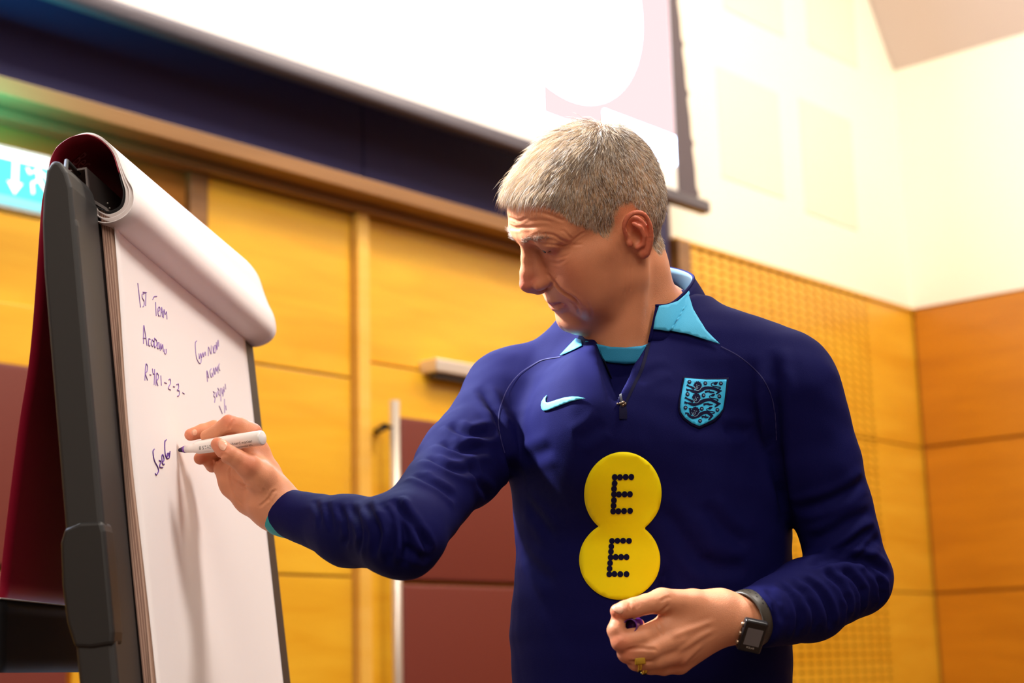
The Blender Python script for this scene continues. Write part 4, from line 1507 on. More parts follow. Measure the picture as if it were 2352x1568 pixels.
def ribbon(name, pl, w, m, parent, off=0.0015, bvh=None, n=None):
    """A drawn stroke of width w (pixels, one value or one per point) laid on a surface."""
    P = np.array(pl, float)
    W = np.full(len(P), w, float) if np.isscalar(w) else np.array(w, float)
    n = n or max(6, len(P) * 4)
    Q = spline(P, n)
    W = np.interp(np.linspace(0, len(P) - 1, n), range(len(P)), W)
    T = np.gradient(Q, axis=0); T /= np.linalg.norm(T, axis=1)[:, None] + 1e-9
    S = np.stack([-T[:, 1], T[:, 0]], 1) * W[:, None] / 2
    V = []
    for a in np.hstack([Q - S, Q + S]).reshape(-1, 2):
        h = hit(a[0], a[1], bvh, off)
        V.append(tuple(h if h is not None else (V[-1] if V else at(a[0], a[1], 1.8))))
    Fc = [(2 * i, 2 * i + 1, 2 * i + 3, 2 * i + 2) for i in range(n - 1)]
    return mesh_obj(name, V, Fc, m, parent, True) if name else (V, Fc)
# ---- collar, lining and inserts
# the body under the clothes: torso, arms and legs
hipL, hipR = at(1395, 1900, 1.88), at(1600, 1900, 1.84)
footL, footR = hipL.copy(), hipR.copy()
hipL[2] = hipR[2] = 0.93
hipL = np.array([hipL[0], hipL[1], 0.93]); hipR = np.array([hipR[0], hipR[1], 0.93])
mid = (hipL + hipR) / 2
hipL = mid - CXA * 0.085; hipR = mid + CXA * 0.085
kneeL, kneeR = hipL - CXA * 0.02 + CXN * 0.01, hipR + CXA * 0.02 + CXN * 0.01
kneeL[2] = kneeR[2] = 0.50
ankL, ankR = hipL - CXA * 0.04, hipR + CXA * 0.04
ankL[2] = ankR[2] = 0.095


def inner_body(P):
    d = torso(P, -0.014)
    d = smin(d, smin(cap(P, at(1555, 772, 1.885), at(1800, 868, 1.80), 0.04, 0.043), cap(P, at(1400, 842, 1.92), at(1185, 905, 1.925), 0.036, 0.04), 0.03), 0.04)
    l, r = arms(P, -0.011)
    d = smin(smin(d, l, 0.015), r, 0.015)
    for h, k, a in ((hipL, kneeL, ankL), (hipR, kneeR, ankR)):
        d = smin(d, chain(P, [h, k, a], [0.082, 0.052, 0.036], 0.03), 0.03)
    return d


IV, IQ = sculpt(inner_body, (0.80, 0.60, 0.05), (1.76, 1.64, 1.70), 0.009)
BODY_BVH = BVHTree.FromPolygons(HV.tolist() + IV.tolist(), HQ.tolist() + (IQ + len(HV)).tolist())
COLLAR = [((1506, 702, 1.812), (1488, 785, 1.80)), ((1540, 698, 1.82), (1530, 785, 1.802)), ((1572, 672, 1.842), (1590, 770, 1.822)), ((1593, 642, 1.88), (1632, 735, 1.862)),
          ((1583, 628, 1.915), (1630, 705, 1.91)), ((1550, 618, 1.948), (1590, 700, 1.968)), ((1508, 613, 1.97), (1530, 705, 1.99)), ((1455, 628, 1.975), (1460, 725, 1.99)),
          ((1405, 665, 1.965), (1395, 765, 1.975)), ((1352, 712, 1.94), (1335, 800, 1.95)), ((1334, 748, 1.905), (1306, 818, 1.91)), ((1345, 768, 1.868), (1325, 838, 1.868)), ((1374, 774, 1.838), (1392, 842, 1.826))]
ct = spline([at(*a) for a, b in COLLAR], 60)
cb = spline([at(*b) for a, b in COLLAR], 60)
nax = at(1462, 730, 1.885)


def collar_mesh(name, inset, m, i0=0, i1=60, rows=7, roll=0.004):
    V, Fc = [], []
    for i in range(i0, i1):
        for j in range(rows + 1):
            t = j / rows
            p = cb[i] * (1 - t) + ct[i] * t
            o = nax - p; o[2] = 0; o /= np.linalg.norm(o)
            bulge = math.sin(math.pi * t) * 0.002 - (roll if t > 0.95 else 0) * 0
            V.append(p + o * (inset - bulge))
    w = rows + 1
    for i in range(i1 - i0 - 1):
        for j in range(rows):
            a = i * w + j
            Fc.append((a, a + w, a + w + 1, a + 1))
    o = mesh_obj(name, V, Fc, m, top, True)
    md = o.modifiers.new('thickness', 'SOLIDIFY'); md.thickness = 0.0014; md.offset = 0
    return o, V, Fc


co, cV, cF = collar_mesh('collar', 0.0, M_NAVYF)
lining, lV, lF = collar_mesh('collar_lining', 0.0022, mat('collar_lining', (98, 134, 156), 0.8), 15, 48)
# rolled top edge
v, f = tube(ct, 0.0017, 8)
mesh_obj('collar_edge', v, f, M_NAVYF, top, True)
ALL_BVH = BVHTree.FromPolygons(SV.tolist() + [list(map(float, v)) for v in cV], SQ.tolist() + [tuple(i + len(SV) for i in f) for f in cF])

patch('collar_insert', [(1511, 705), (1530, 702), (1553, 694), (1570, 679), (1577, 671), (1583, 690), (1592, 715), (1606, 738), (1622, 762), (1654, 794), (1620, 783), (1580, 770), (1540, 763), (1499, 757), (1503, 730)],
      M_TEAL, top, 0.0034, 6, ALL_BVH, label='light blue collar insert')
patch('collar_insert', [(1288, 818), (1302, 803), (1325, 779), (1336, 783), (1338, 796), (1318, 806), (1300, 814)], M_TEAL, top, 0.0016, 5, ALL_BVH)
# bindings of the open placket
ribbon('placket_edge', [(1508, 700), (1501, 735), (1496, 765), (1488, 800), (1476, 840), (1458, 880), (1440, 918), (1432, 938)], [7, 8, 8, 7, 7, 7, 6, 5], M_NAVYD, top, 0.0016, ALL_BVH, 40)
ribbon('placket_edge', [(1374, 776), (1384, 812), (1398, 850), (1412, 880), (1422, 905), (1429, 936)], [10, 12, 10, 8, 7, 6], M_NAVYD, top, 0.0016, ALL_BVH, 36)
# undershirt behind the open zip
under = patch('undershirt', [(1352, 812), (1395, 824), (1440, 826), (1490, 815), (1530, 790), (1520, 860), (1470, 930), (1430, 965), (1395, 930), (1365, 870)], M_NAVYF, person, 0.0035, 7, BODY_BVH)
patch('neckband', [(1350, 775), (1375, 787), (1408, 796), (1440, 797), (1470, 793), (1500, 782), (1508, 820), (1480, 830), (1440, 834), (1405, 832), (1378, 826), (1352, 810)], M_TEALD, under, 0.0052, 6, BODY_BVH, label='light blue ribbed neckband')
# zip
zp = ribbon('zip', [(1425, 905), (1427, 930), (1428, 958)], [4, 6, 6], mat('zip_tape', (18, 16, 30), 0.5), top, 0.0018)
ribbon('zip_tab', [(1429, 934), (1430, 948), (1430, 962)], [16, 18, 18], M_NAVYD, top, 0.0022, None, 8)
M_ZIP = mat('zip_metal', (120, 104, 88), 0.3, 0.9)
b = bmesh.new()
for (x, y, r) in ((1418, 929, .0014), (1424, 928, .0017), (1430, 926, .0022), (1434, 929, .0020), (1429, 932, .0018)):
    h = hit(x, y, None, 0.002)
    bmesh.ops.create_icosphere(b, subdivisions=2, radius=r, matrix=Matrix.Translation(h))
bm_obj('zip_pull', b, M_ZIP, top, True)
# raglan seams
M_SEAM = mat('seam_thread', (34, 30, 92), 0.8)
C1 = lambda X, Y: (540 + X / 1.807, 700 + Y / 1.807)
for pl in ([(1656, 796), (1700, 820), (1742, 856), (1768, 900), (1780, 950), (1784, 1010)], [(1287, 820), (1250, 826), (1228, 836), (1190, 862), (1162, 900), (1146, 950), (1148, 1000), (1158, 1040)]):
    ribbon('seam', pl, 2.0, M_SEAM, top, 0.0009, None, 50)

# ---- printed and sewn marks
C6 = lambda X, Y: (1180 + X / 2.704, 820 + Y / 2.704)
M_LOGO = mat('logo_light_blue', (96, 196, 228), 0.6)
patch('chest_mark', [C6(*p) for p in ((213, 239), (196, 255), (181, 278), (176, 300), (180, 322), (192, 334), (212, 333), (250, 318), (300, 298), (350, 279), (400, 266), (446, 260), (405, 250), (365, 248), (320, 254), (275, 267), (240, 279), (215, 285), (204, 280), (203, 262))],
      M_LOGO, top, 0.0014, 4, label='light blue curved tick mark')
M_YEL = mat('yellow_print', (255, 234, 0), 0.7, spec=0.2)
e1, e2 = (678, 845, 238, 258), (660, 1258, 250, 247)


def outside(p, e): return ((p[0] - e[0]) / e[2]) ** 2 + ((p[1] - e[1]) / e[3]) ** 2 > 1


arc1 = [(e1[0] + e1[2] * math.sin(t), e1[1] - e1[3] * math.cos(t)) for t in np.linspace(-math.pi, math.pi, 121)[:-1]]
arc2 = [(e2[0] + e2[2] * math.sin(t), e2[1] - e2[3] * math.cos(t)) for t in np.linspace(0, 2 * math.pi, 121)[:-1]]
outl = [p for p in arc1 if outside(p, e2)] + [p for p in arc2 if outside(p, e1)]
patch('sponsor_print', [C6(*p) for p in outl], M_YEL, top, 0.0012, 9, label='yellow figure-eight sponsor print')


def discs(name, items, m, parent, off):
    V, Fc = [], []
    for (x, y, rx, ry) in items:
        o = len(V)
        for k in range(18):
            a = 2 * math.pi * k / 18
            V.append(tuple(hit(x + rx * math.cos(a), y + ry * math.sin(a), None, off)))
        Fc.append(tuple(range(o, o + 18)))
    return mesh_obj(name, V, Fc, m, parent, True)


M_DOT = mat('dot_print', (14, 11, 50), 0.8, spec=0.15)
E1 = [(625, 740), (657, 741), (692, 740), (727, 740), (625, 778), (622, 811), (622, 845), (652, 846), (687, 845), (720, 845), (622, 882), (620, 915), (618, 950), (650, 950), (685, 949), (722, 948)]
E2 = [(613, 1137), (647, 1136), (682, 1136), (718, 1137), (609, 1173), (607, 1206), (605, 1242), (637, 1240), (670, 1240), (703, 1240), (602, 1277), (599, 1311), (597, 1347), (629, 1345), (665, 1346), (703, 1346)]
for E_ in (E1, E2):
    discs('letter', [(*C6(*p), 18.0 / 2.704, 19.5 / 2.704) for p in E_], M_DOT, top, 0.0024)

C4 = lambda X, Y: (1520 + X / 9.8, 840 + Y / 9.8)
crest = patch('crest', [C4(*p) for p in ((475, 258), (720, 283), (1000, 292), (1280, 282), (1508, 270), (1482, 520), (1440, 760), (1395, 990), (1325, 1130), (1180, 1265), (1000, 1345), (830, 1415), (640, 1330), (470, 1200), (390, 1080), (360, 960), (380, 760), (430, 520))],
              M_DOT, top, 0.0012, 5, label='embroidered shield crest with three lions')
patch('shield', [C4(*p) for p in ((508, 292), (740, 312), (1000, 325), (1250, 322), (1462, 318), (1435, 560), (1400, 800), (1365, 980), (1290, 1090), (1150, 1210), (980, 1300), (830, 1365), (660, 1290), (510, 1180), (420, 1050), (400, 940), (415, 760), (455, 540))],
      mat('crest_blue', (40, 184, 236), 0.6), top, 0.0019, 5)
LI = [
    [([(625, 572), (690, 596), (760, 606), (860, 572), (960, 522), (1080, 512), (1200, 534), (1290, 575), (1352, 572)], [46, 62, 60, 84, 72, 64, 66, 60, 14]),
     ([(548, 452), (600, 480), (660, 505), (720, 545)], [44, 30, 44, 60]), ([(540, 572), (585, 560), (640, 580)], [50, 26, 40]), ([(535, 535), (575, 560)], [12, 24]), ([(560, 600), (590, 575)], [10, 20]),
     ([(1300, 580), (1255, 625), (1215, 640)], [46, 34, 24]), ([(1180, 612), (1100, 605), (1030, 590), (960, 605)], [22, 44, 36, 50]), ([(1060, 560), (1080, 600)], [10, 26]),
     ([(1210, 392), (1130, 405), (1112, 440), (1150, 474), (1240, 484), (1312, 496), (1312, 524), (1230, 536)], [18, 18, 18, 20, 22, 24, 22, 16]), ([(1170, 420), (1215, 408), (1262, 380)], [34, 74, 16])],
    [([(590, 850), (650, 872), (730, 880), (850, 832), (960, 784), (1080, 772), (1180, 808), (1270, 858), (1320, 852)], [44, 60, 60, 86, 72, 62, 66, 62, 14]),
     ([(505, 728), (560, 756), (620, 785), (690, 822)], [44, 30, 44, 60]), ([(492, 842), (540, 840), (600, 856)], [50, 26, 40]), ([(500, 815), (540, 838)], [12, 24]), ([(520, 876), (550, 852)], [10, 20]),
     ([(1270, 870), (1215, 910), (1180, 930)], [46, 40, 24]), ([(1140, 880), (1060, 880), (990, 868), (920, 885)], [22, 44, 36, 50]), ([(1020, 838), (1040, 870)], [10, 26]),
     ([(1150, 668), (1080, 684), (1062, 710), (1100, 738), (1180, 744), (1250, 762), (1250, 790), (1160, 800)], [18, 18, 18, 20, 22, 24, 22, 16]), ([(1100, 680), (1150, 670), (1195, 646)], [30, 56, 14])],
    [([(560, 1092), (620, 1148), (690, 1172), (800, 1132), (900, 1072), (1000, 1056), (1080, 1100), (1150, 1145)], [44, 60, 62, 82, 72, 64, 72, 16]),
     ([(622, 958), (620, 1010), (628, 1060), (650, 1110)], [66, 36, 40, 50]), ([(508, 1080), (550, 1072), (590, 1090)], [50, 26, 40]), ([(590, 960), (615, 990)], [12, 24]), ([(650, 962), (628, 990)], [12, 24]),
     ([(1110, 1140), (1070, 1190), (1035, 1225)], [56, 44, 30]), ([(1040, 1160), (980, 1168), (930, 1150), (880, 1160)], [22, 44, 36, 50]), ([(965, 1110), (980, 1150)], [10, 26]),
     ([(1080, 962), (1010, 976), (992, 1000), (1030, 1026), (1110, 1038), (1172, 1052), (1150, 1078), (1070, 1084)], [18, 18, 18, 20, 22, 24, 22, 16]), ([(1030, 975), (1075, 962), (1128, 942)], [30, 60, 16])],
]
HEADS = [(800, 478), (762, 742), (735, 1040)]
M_FACE = mat('crest_line', (150, 190, 220), 0.6)
for strokes, (hx, hy) in zip(LI, HEADS):
    parts = [ribbon(None, [C4(*p) for p in pl], [w / 9.8 for w in ws], None, None, 0.0026) for pl, ws in strokes]
    V, Fc = merge(parts)
    o = len(V)
    mane = []
    for k in range(26):
        a = 2 * math.pi * k / 26
        low = math.sin(a) > 0.15
        r = 1.0 if (k % 2 or low) else 1.22
        mane.append(tuple(hit(*C4(hx + 88 * r * math.cos(a) * (1 - 0.35 * max(0, math.sin(a))), hy + 98 * r * math.sin(a)), None, 0.0028)))
    V += mane; Fc.append(tuple(range(o, o + 26)))
    lion = mesh_obj('lion', V, Fc, M_DOT, crest, True)
    fl = [[(hx - 86, hy + 15), (hx - 60, hy + 70), (hx - 30, hy + 106), (hx + 25, hy + 98), (hx + 70, hy + 50), (hx + 86, hy + 10)],
          [(hx - 35, hy + 10), (hx - 45, hy + 45), (hx - 25, hy + 62), (hx - 5, hy + 40), (hx - 15, hy + 5)], [(hx - 40, hy - 25), (hx - 15, hy - 12)], [(hx + 5, hy - 10), (hx + 35, hy - 8)]]
    v, f = merge([ribbon(None, [C4(*p) for p in pl], 0.7, None, None, 0.0034) for pl in fl])
    mesh_obj('lion_face', v, f, M_FACE, crest, True)
roses = ((610, 385), (975, 410), (1333, 408), (562, 660), (925, 680), (1290, 692), (515, 950), (880, 975), (1240, 1000), (843, 1248))
for x, y in roses:
    discs('rose', [(*C4(x, y), 4.6, 4.4)], M_DOT, crest, 0.0028)
    discs('rose_ring', [(*C4(x, y), 2.0, 1.6)], M_FACE, crest, 0.0034)
    discs('rose_eye', [(*C4(x, y), 1.1, 0.8)], M_DOT, crest, 0.0038)

# ------------------------------------------------------------------ hands
RW = (RA[4] - RA[3]) / np.linalg.norm(RA[4] - RA[3])


def right_hand(P):
    K = 0.005
    arm = chain(P, [RA[3], at(700, 1192, 1.765), at(652, 1172, 1.785), at(625, 1155, 1.792)], [0.030, 0.0265, 0.0240, 0.0235], 0.004)
    palm = chain(P, [at(628, 1168, 1.795), at(578, 1138, 1.812), at(540, 1108, 1.825), at(514, 1076, 1.832)], [0.0235, 0.0200, 0.0165, 0.0115], 0.01)
    palm = smin(palm, chain(P, [at(622, 1135, 1.79), at(604, 1090, 1.80), at(592, 1045, 1.805), at(577, 996, 1.802)], [0.022, 0.017, 0.0135, 0.0120], 0.008), 0.012)
    palm = smin(palm, cap(P, at(600, 1100, 1.805), at(560, 1060, 1.82), 0.021, 0.016), 0.012)
    th0 = chain(P, [at(622, 1128, 1.782), at(598, 1096, 1.772), at(570, 1070, 1.762)], [0.021, 0.0165, 0.0128], 0.006)
    palm = smin(palm, th0, 0.010)
    th = chain(P, [at(570, 1070, 1.762), at(545, 1054, 1.757), at(526, 1043, 1.754), at(511, 1030, 1.755), at(500, 1020, 1.757)], [0.0128, 0.0102, 0.0098, 0.0088, 0.0076], 0.002)
    d = smin(arm, palm, 0.014)
    d = smin(d, th, K)
    ix = chain(P, [at(577, 996, 1.802), at(552, 978, 1.80), at(527, 973, 1.798), at(512, 982, 1.799), at(497, 993, 1.80), at(474, 1001, 1.802)], [0.0115, 0.0095, 0.0102, 0.0088, 0.0085, 0.0068], 0.002)
    d = smin(d, ix, 0.004)
    md = chain(P, [at(570, 1004, 1.826), at(530, 988, 1.828), at(492, 985, 1.828), at(465, 990, 1.822), at(438, 998, 1.815)], [0.0115, 0.0095, 0.0098, 0.0082, 0.0070], 0.002)
    d = smin(d, md, 0.0025)
    rg = chain(P, [at(556, 1035, 1.845), at(510, 1024, 1.848), at(488, 1036, 1.842), at(460, 1052, 1.828)], [0.0112, 0.0095, 0.0092, 0.0074], 0.002)
    d = smin(d, rg, 0.003)
    lt = chain(P, [at(540, 1070, 1.850), at(505, 1062, 1.852), at(488, 1068, 1.846), at(478, 1060, 1.835)], [0.0105, 0.0085, 0.0080, 0.0066], 0.002)
    d = smin(d, lt, 0.003)
    # tendons of the wrist and the web of the thumb
    d = smin(d, cap(P, at(590, 1068, 1.782), at(560, 1030, 1.80), 0.0085, 0.006), 0.012)
    return d


def left_hand(P):
    wr = chain(P, [LA[3], at(1745, 1421, 1.678), at(1690, 1421, 1.665), at(1660, 1420, 1.662)], [0.034, 0.0270, 0.0245, 0.0235], 0.006)
    d = wr
    for a, b, r0, r1 in (((1655, 1402, 1.662), (1535, 1437, 1.645), .017, .0132), ((1658, 1420, 1.660), (1553, 1464, 1.640), .017, .0130),
                         ((1655, 1435, 1.662), (1563, 1496, 1.645), .017, .0125), ((1650, 1448, 1.667), (1560, 1522, 1.656), .016, .0115)):
        d = smin(d, cap(P, at(*a), at(*b), r0, r1), 0.010)
    d = smin(d, chain(P, [at(1650, 1395, 1.662), at(1592, 1386, 1.652), at(1520, 1379, 1.638)], [0.0185, 0.0145, 0.0120], 0.004), 0.012)
    th = chain(P, [at(1520, 1379, 1.638), at(1485, 1387, 1.632), at(1457, 1395, 1.628), at(1435, 1400, 1.627), at(1418, 1403, 1.627)], [0.0120, 0.0102, 0.0100, 0.0092, 0.0074], 0.002)
    d = smin(d, th, 0.005)
    ix = chain(P, [at(1535, 1438, 1.645), at(1475, 1462, 1.630), at(1428, 1472, 1.622), at(1415, 1447, 1.624), at(1421, 1421, 1.632)], [0.0128, 0.0108, 0.0108, 0.0090, 0.0076], 0.002)
    d = smin(d, ix, 0.004)
    md = chain(P, [at(1553, 1464, 1.640), at(1495, 1490, 1.628), at(1442, 1498, 1.627), at(1446, 1474, 1.655), at(1464, 1436, 1.664)], [0.0128, 0.0108, 0.0108, 0.0092, 0.0078], 0.002)
    d = smin(d, md, 0.0035)
    rg = chain(P, [at(1563, 1496, 1.645), at(1510, 1512, 1.634), at(1463, 1517, 1.632), at(1470, 1500, 1.664), at(1505, 1478, 1.682)], [0.0122, 0.0102, 0.0102, 0.0088, 0.0080], 0.002)
    d = smin(d, rg, 0.0035)
    lt = chain(P, [at(1560, 1522, 1.656), at(1525, 1530, 1.648), at(1494, 1528, 1.647), at(1505, 1512, 1.676), at(1535, 1495, 1.690)], [0.0108, 0.0090, 0.0090, 0.0078, 0.0072], 0.002)
    d = smin(d, lt, 0.0035)
    return d


def skin_tone(V, reds, nails, base=(216, 146, 108)):
    t = np.tile(np.array(lin(base)[:3]), (len(V), 1))
    for c, r, w in reds:
        k = w * np.exp(-((np.linalg.norm(V - at(*c), axis=1)) / r) ** 2)
        t = t * (1 - k[:, None]) + np.array(lin((206, 104, 78))[:3]) * k[:, None]
    for c, r in nails:
        k = 0.75 * np.clip(1.4 - np.linalg.norm(V - at(*c), axis=1) / r, 0, 1)
        t = t * (1 - k[:, None]) + np.array(lin((236, 186, 160))[:3]) * k[:, None]
    return t * (1 + 0.04 * vnoise(V, 200, 2.0))[:, None]


def bounds(pts, m):
    P = np.array([at(*p) for p in pts])
    return P.min(0) - m, P.max(0) + m


lo, hi = bounds([(430, 940, 1.80), (640, 1230, 1.86), (740, 1200, 1.74), (600, 1000, 1.76)], 0.025)
RV, RQ = sculpt(right_hand, lo, hi, HAND_RES)
RV = relax(RV, RQ, 2, 0.4)
C2c = lambda X, Y: (380 + X / 3.92, 900 + Y / 3.92)
C3 = lambda X, Y: (1300 + X / 4.704, 1280 + Y / 4.704)
for amp, w, pl in ((0.9, 1.6, '590,660 580,730 610,790 670,830 740,845 800,840'), (0.7, 1.4, '640,800 700,838 770,832'), (0.9, 1.6, '600,690 560,640 470,600 400,625'),
                   (0.8, 1.4, '840,1040 930,960 970,900 1010,880'), (0.6, 1.4, '560,330 600,290 620,240'), (0.6, 1.3, '480,600 520,560 560,580'), (0.6, 1.6, '880,860 930,960 960,1040'),
                   (0.7, 1.5, '580,720 600,850 640,960 700,1020')):
    pts = [C2c(*map(float, q.split(','))) for q in pl.split()]
    P = surf_points(RV, spline(pts, 4 * len(pts)), 4)
    if len(P) > 2: RV = crease(RV, normals(RV, RQ), P, amp / 1000, w / 1000)
body_parts.append((RV, RQ, skin_tone(RV, [((510, 1020, 1.75), .014, .6), ((527, 960, 1.79), .012, .5), ((595, 990, 1.80), .012, .5), ((440, 998, 1.81), .010, .5), ((460, 1052, 1.82), .01, .5), ((572, 1066, 1.75), .012, .45)],
                                      [(C2c(515, 452) + (1.749,), .0048), (C2c(262, 365) + (1.808,), .0038)])))
lo, hi = bounds([(1400, 1350, 1.62), (1560, 1555, 1.66), (1800, 1440, 1.74), (1750, 1380, 1.66), (1530, 1500, 1.69)], 0.03)
LV, LQ = sculpt(left_hand, lo, hi, HAND_RES)
LV = relax(LV, LQ, 2, 0.4)
for amp, w, pl in ((1.0, 1.7, '940,600 1010,590 1080,540 1110,500'), (0.6, 1.3, '680,490 690,530 700,570'), (0.6, 1.3, '730,460 760,500 770,560'), (0.5, 1.3, '760,450 790,500 790,540'),
                   (-0.8, 2.6, '1120,860 1280,800 1450,740 1620,680'), (-0.9, 2.6, '1190,1040 1300,960 1450,860 1620,760'), (0.7, 1.6, '640,1000 780,980 900,990 1000,1000'),
                   (0.8, 1.6, '660,1115 800,1130 950,1120'), (-0.6, 2.4, '1240,1180 1350,1060 1480,940'), (0.5, 1.4, '1010,480 1080,440 1140,430'), (0.6, 1.4, '960,690 1000,760 1030,850')):
    pts = [C3(*map(float, q.split(','))) for q in pl.split()]
    P = surf_points(LV, spline(pts, 4 * len(pts)), 4)
    if len(P) > 2: LV = crease(LV, normals(LV, LQ), P, amp / 1000, w / 1000)
body_parts.append((LV, LQ, skin_tone(LV, [((1415, 1405, 1.62), .010, .6), ((1420, 1480, 1.61), .014, .45), ((1440, 1505, 1.62), .012, .4), ((1455, 1398, 1.61), .01, .3), ((1560, 1530, 1.64), .014, .3)],
                                      [(C3(575, 555) + (1.617,), .0052)])))


body_parts.append((IV, IQ, np.tile(np.array(lin((210, 140, 104))[:3]), (len(IV), 1))))
off, VV, QQ, TT = 0, [], [], []
for V_, Q_, T_ in body_parts:
    VV.append(V_); QQ.append(Q_ + off); TT.append(T_); off += len(V_)
body = quads('body', np.vstack(VV), np.vstack(QQ), M_SKIN, person)
colour_attr(body, np.vstack(TT))
M_NAIL = mat('nail', (226, 166, 136), 0.32)
for Vn, Qn, poly in ((LV, LQ, [C3(*p) for p in ((492, 543), (530, 524), (575, 520), (610, 540), (622, 575), (598, 604), (560, 600), (520, 578))]),
                     (RV, RQ, [C2c(*p) for p in ((476, 452), (500, 428), (530, 430), (552, 455), (552, 495), (530, 528), (500, 520), (480, 490))]),
                     (RV, RQ, [C2c(*p) for p in ((238, 352), (258, 338), (278, 346), (286, 372), (270, 392), (246, 384))])):
    patch('fingernail', poly, M_NAIL, body, 0.0003, 1.6, BVHTree.FromPolygons(Vn.tolist(), Qn.tolist()), curve=40, thick=0.0004)
person['label'] = 'grey-haired man in navy training top writing on the flip chart'

# light blue cuff of the undershirt at the writing hand
V, Fc = [], []
ee = np.cross(RW, [0, 0, 1.0]); ee /= np.linalg.norm(ee); uu = np.cross(ee, RW)
for i, (s, r) in enumerate(((-0.020, 0.0248), (0.0, 0.0262), (0.007, 0.0262), (0.009, 0.0252), (0.004, 0.0246), (-0.01, 0.0244))):
    for k in range(40):
        a = 2 * math.pi * k / 40
        low = max(0.0, -math.sin(a))
        c = RA[4] + RW * (s + (0.004 * low if s > 0.003 else 0) - 0.006) - uu * 0.0022
        V.append(c + (ee * math.cos(a) + uu * math.sin(a)) * r)
for i in range(5):
    for k in range(40):
        Fc.append((i * 40 + k, i * 40 + (k + 1) % 40, (i + 1) * 40 + (k + 1) % 40, (i + 1) * 40 + k))
mesh_obj('cuff', V, Fc, M_CUFF, top, True)['label'] = 'light blue undershirt cuff'


def trousers_f(P):
    d = None
    for h, k, a in ((hipL, kneeL, ankL), (hipR, kneeR, ankR)):
        e = chain(P, [h, k, a], [0.100, 0.072, 0.062], 0.03)
        d = e if d is None else smin(d, e, 0.02)
    t = torso(P, -0.004)
    t = np.maximum(t, P[:, 2] - 1.03)
    d = smin(d, t, 0.03)
    return smax(d, 0.075 - P[:, 2], 0.005)


TV, TQ = sculpt(trousers_f, (0.85, 0.75, 0.03), (1.75, 1.60, 1.12), 0.009)
quads('trousers', TV, TQ, mat('navy_trousers', (24, 24, 46), 0.8), person)
for a_ in (ankL, ankR):
    def shoe_f(P, a_=a_):
        s0 = np.array([a_[0], a_[1], 0.0])
        d = smin(cap(P, s0 - CXN * 0.04 + [0, 0, .045], s0 + CXN * 0.16 + [0, 0, .035], 0.042, 0.034), cap(P, s0 + [0, 0, .06], s0 + [0, 0, .10], 0.040, 0.038), 0.02)
        return smax(d, 0.001 - P[:, 2], 0.004)
    l_ = np.array([a_[0], a_[1], 0]) - 0.26; h_ = np.array([a_[0], a_[1], 0]) + 0.26; l_[2] = -0.02; h_[2] = 0.16
    v_, q_ = sculpt(shoe_f, l_, h_, 0.006)
    quads('shoe', v_, q_, mat('shoe_white', (220, 220, 222), 0.6), person)
person.location = (float(mid[0]), float(mid[1]), 0.0)
for ch in person.children:
    ch.matrix_parent_inverse = Matrix.Translation(-Vector(person.location))

# ------------------------------------------------------------------ marker pen
tip = B(0.1845, 0.2325, front_surface(0.1845, 0.2325) + 0.0012)
pend = at(604, 1005, 1.764)
pd = pend - tip; PL = np.linalg.norm(pd); pd /= PL
e_c = tip + pd * PL / 2 - CAM_POS; e_c /= np.linalg.norm(e_c)
e_u = CU - pd * (CU @ pd); e_u /= np.linalg.norm(e_u)
e_n = np.cross(pd, e_u)
if e_n @ e_c > 0: e_n = -e_n                                # towards the viewer
marker = tag(empty('marker_pen', tuple(tip)), 'white whiteboard marker held against the sheet by the writing hand', 'marker')
PR = 0.0085


def lathe(name, prof, m, parent, sides=28):
    V, Fc = [], []
    for s, r in prof:
        for k in range(sides):
            a = 2 * math.pi * k / sides
            V.append(tip + pd * s + (e_u * math.cos(a) + e_n * math.sin(a)) * max(r, 1e-5))
    for i in range(len(prof) - 1):
        for k in range(sides):
            Fc.append((i * sides + k, i * sides + (k + 1) % sides, (i + 1) * sides + (k + 1) % sides, (i + 1) * sides + k))
    Fc += [tuple(range(sides))[::-1], tuple(range((len(prof) - 1) * sides, len(prof) * sides))]
    return mesh_obj(name, V, Fc, m, parent, True)


M_PENW = mat('pen_white', (240, 234, 228), 0.3, coat=0.3)
lathe('nib', [(0, .0012), (.001, .0021), (.0075, .0036)], mat('nib_ink', (40, 22, 58), 0.5), marker)
lathe('nib_collar', [(.0072, .0038), (.0098, .0042)], mat('nib_violet', (120, 70, 165), 0.4), marker)
lathe('barrel', [(.0096, .0040), (.020, .0052), (.0245, .0060), (.0255, .0068), (.0275, .0074), (.034, .0076), (.050, .0080), (.070, PR), (PL - .003, PR), (PL - .001, PR * .94), (PL, PR * .8)], M_PENW, marker)


def on_pen(s0, a0):
    def f(x, y):
        s = s0 + x
        r = np.interp(s, [.0275, .034, .05, .07, 1], [.0074, .0076, .0080, PR, PR]) + 0.0001
        a = a0 + y / r
        return tip + pd * s + (e_n * math.cos(a) + e_u * math.sin(a)) * r
    return f


M_PRINT = mat('pen_print', (30, 28, 34), 0.5)
for txt, size, s0, a0 in (('8 STAEDTLER', 0.0056, 0.033, -0.42), ('whiteboard marker', 0.0048, PL - 0.047, -0.42), ('Lumocolor 351', 0.0034, PL - 0.032, -0.95), ('. . . . . . .', 0.003, 0.036, -0.85)):
    v, f = text_mesh(txt, size, on_pen(s0, a0), shear=0.2)
    mesh_obj('printing', v, f, M_PRINT, marker)

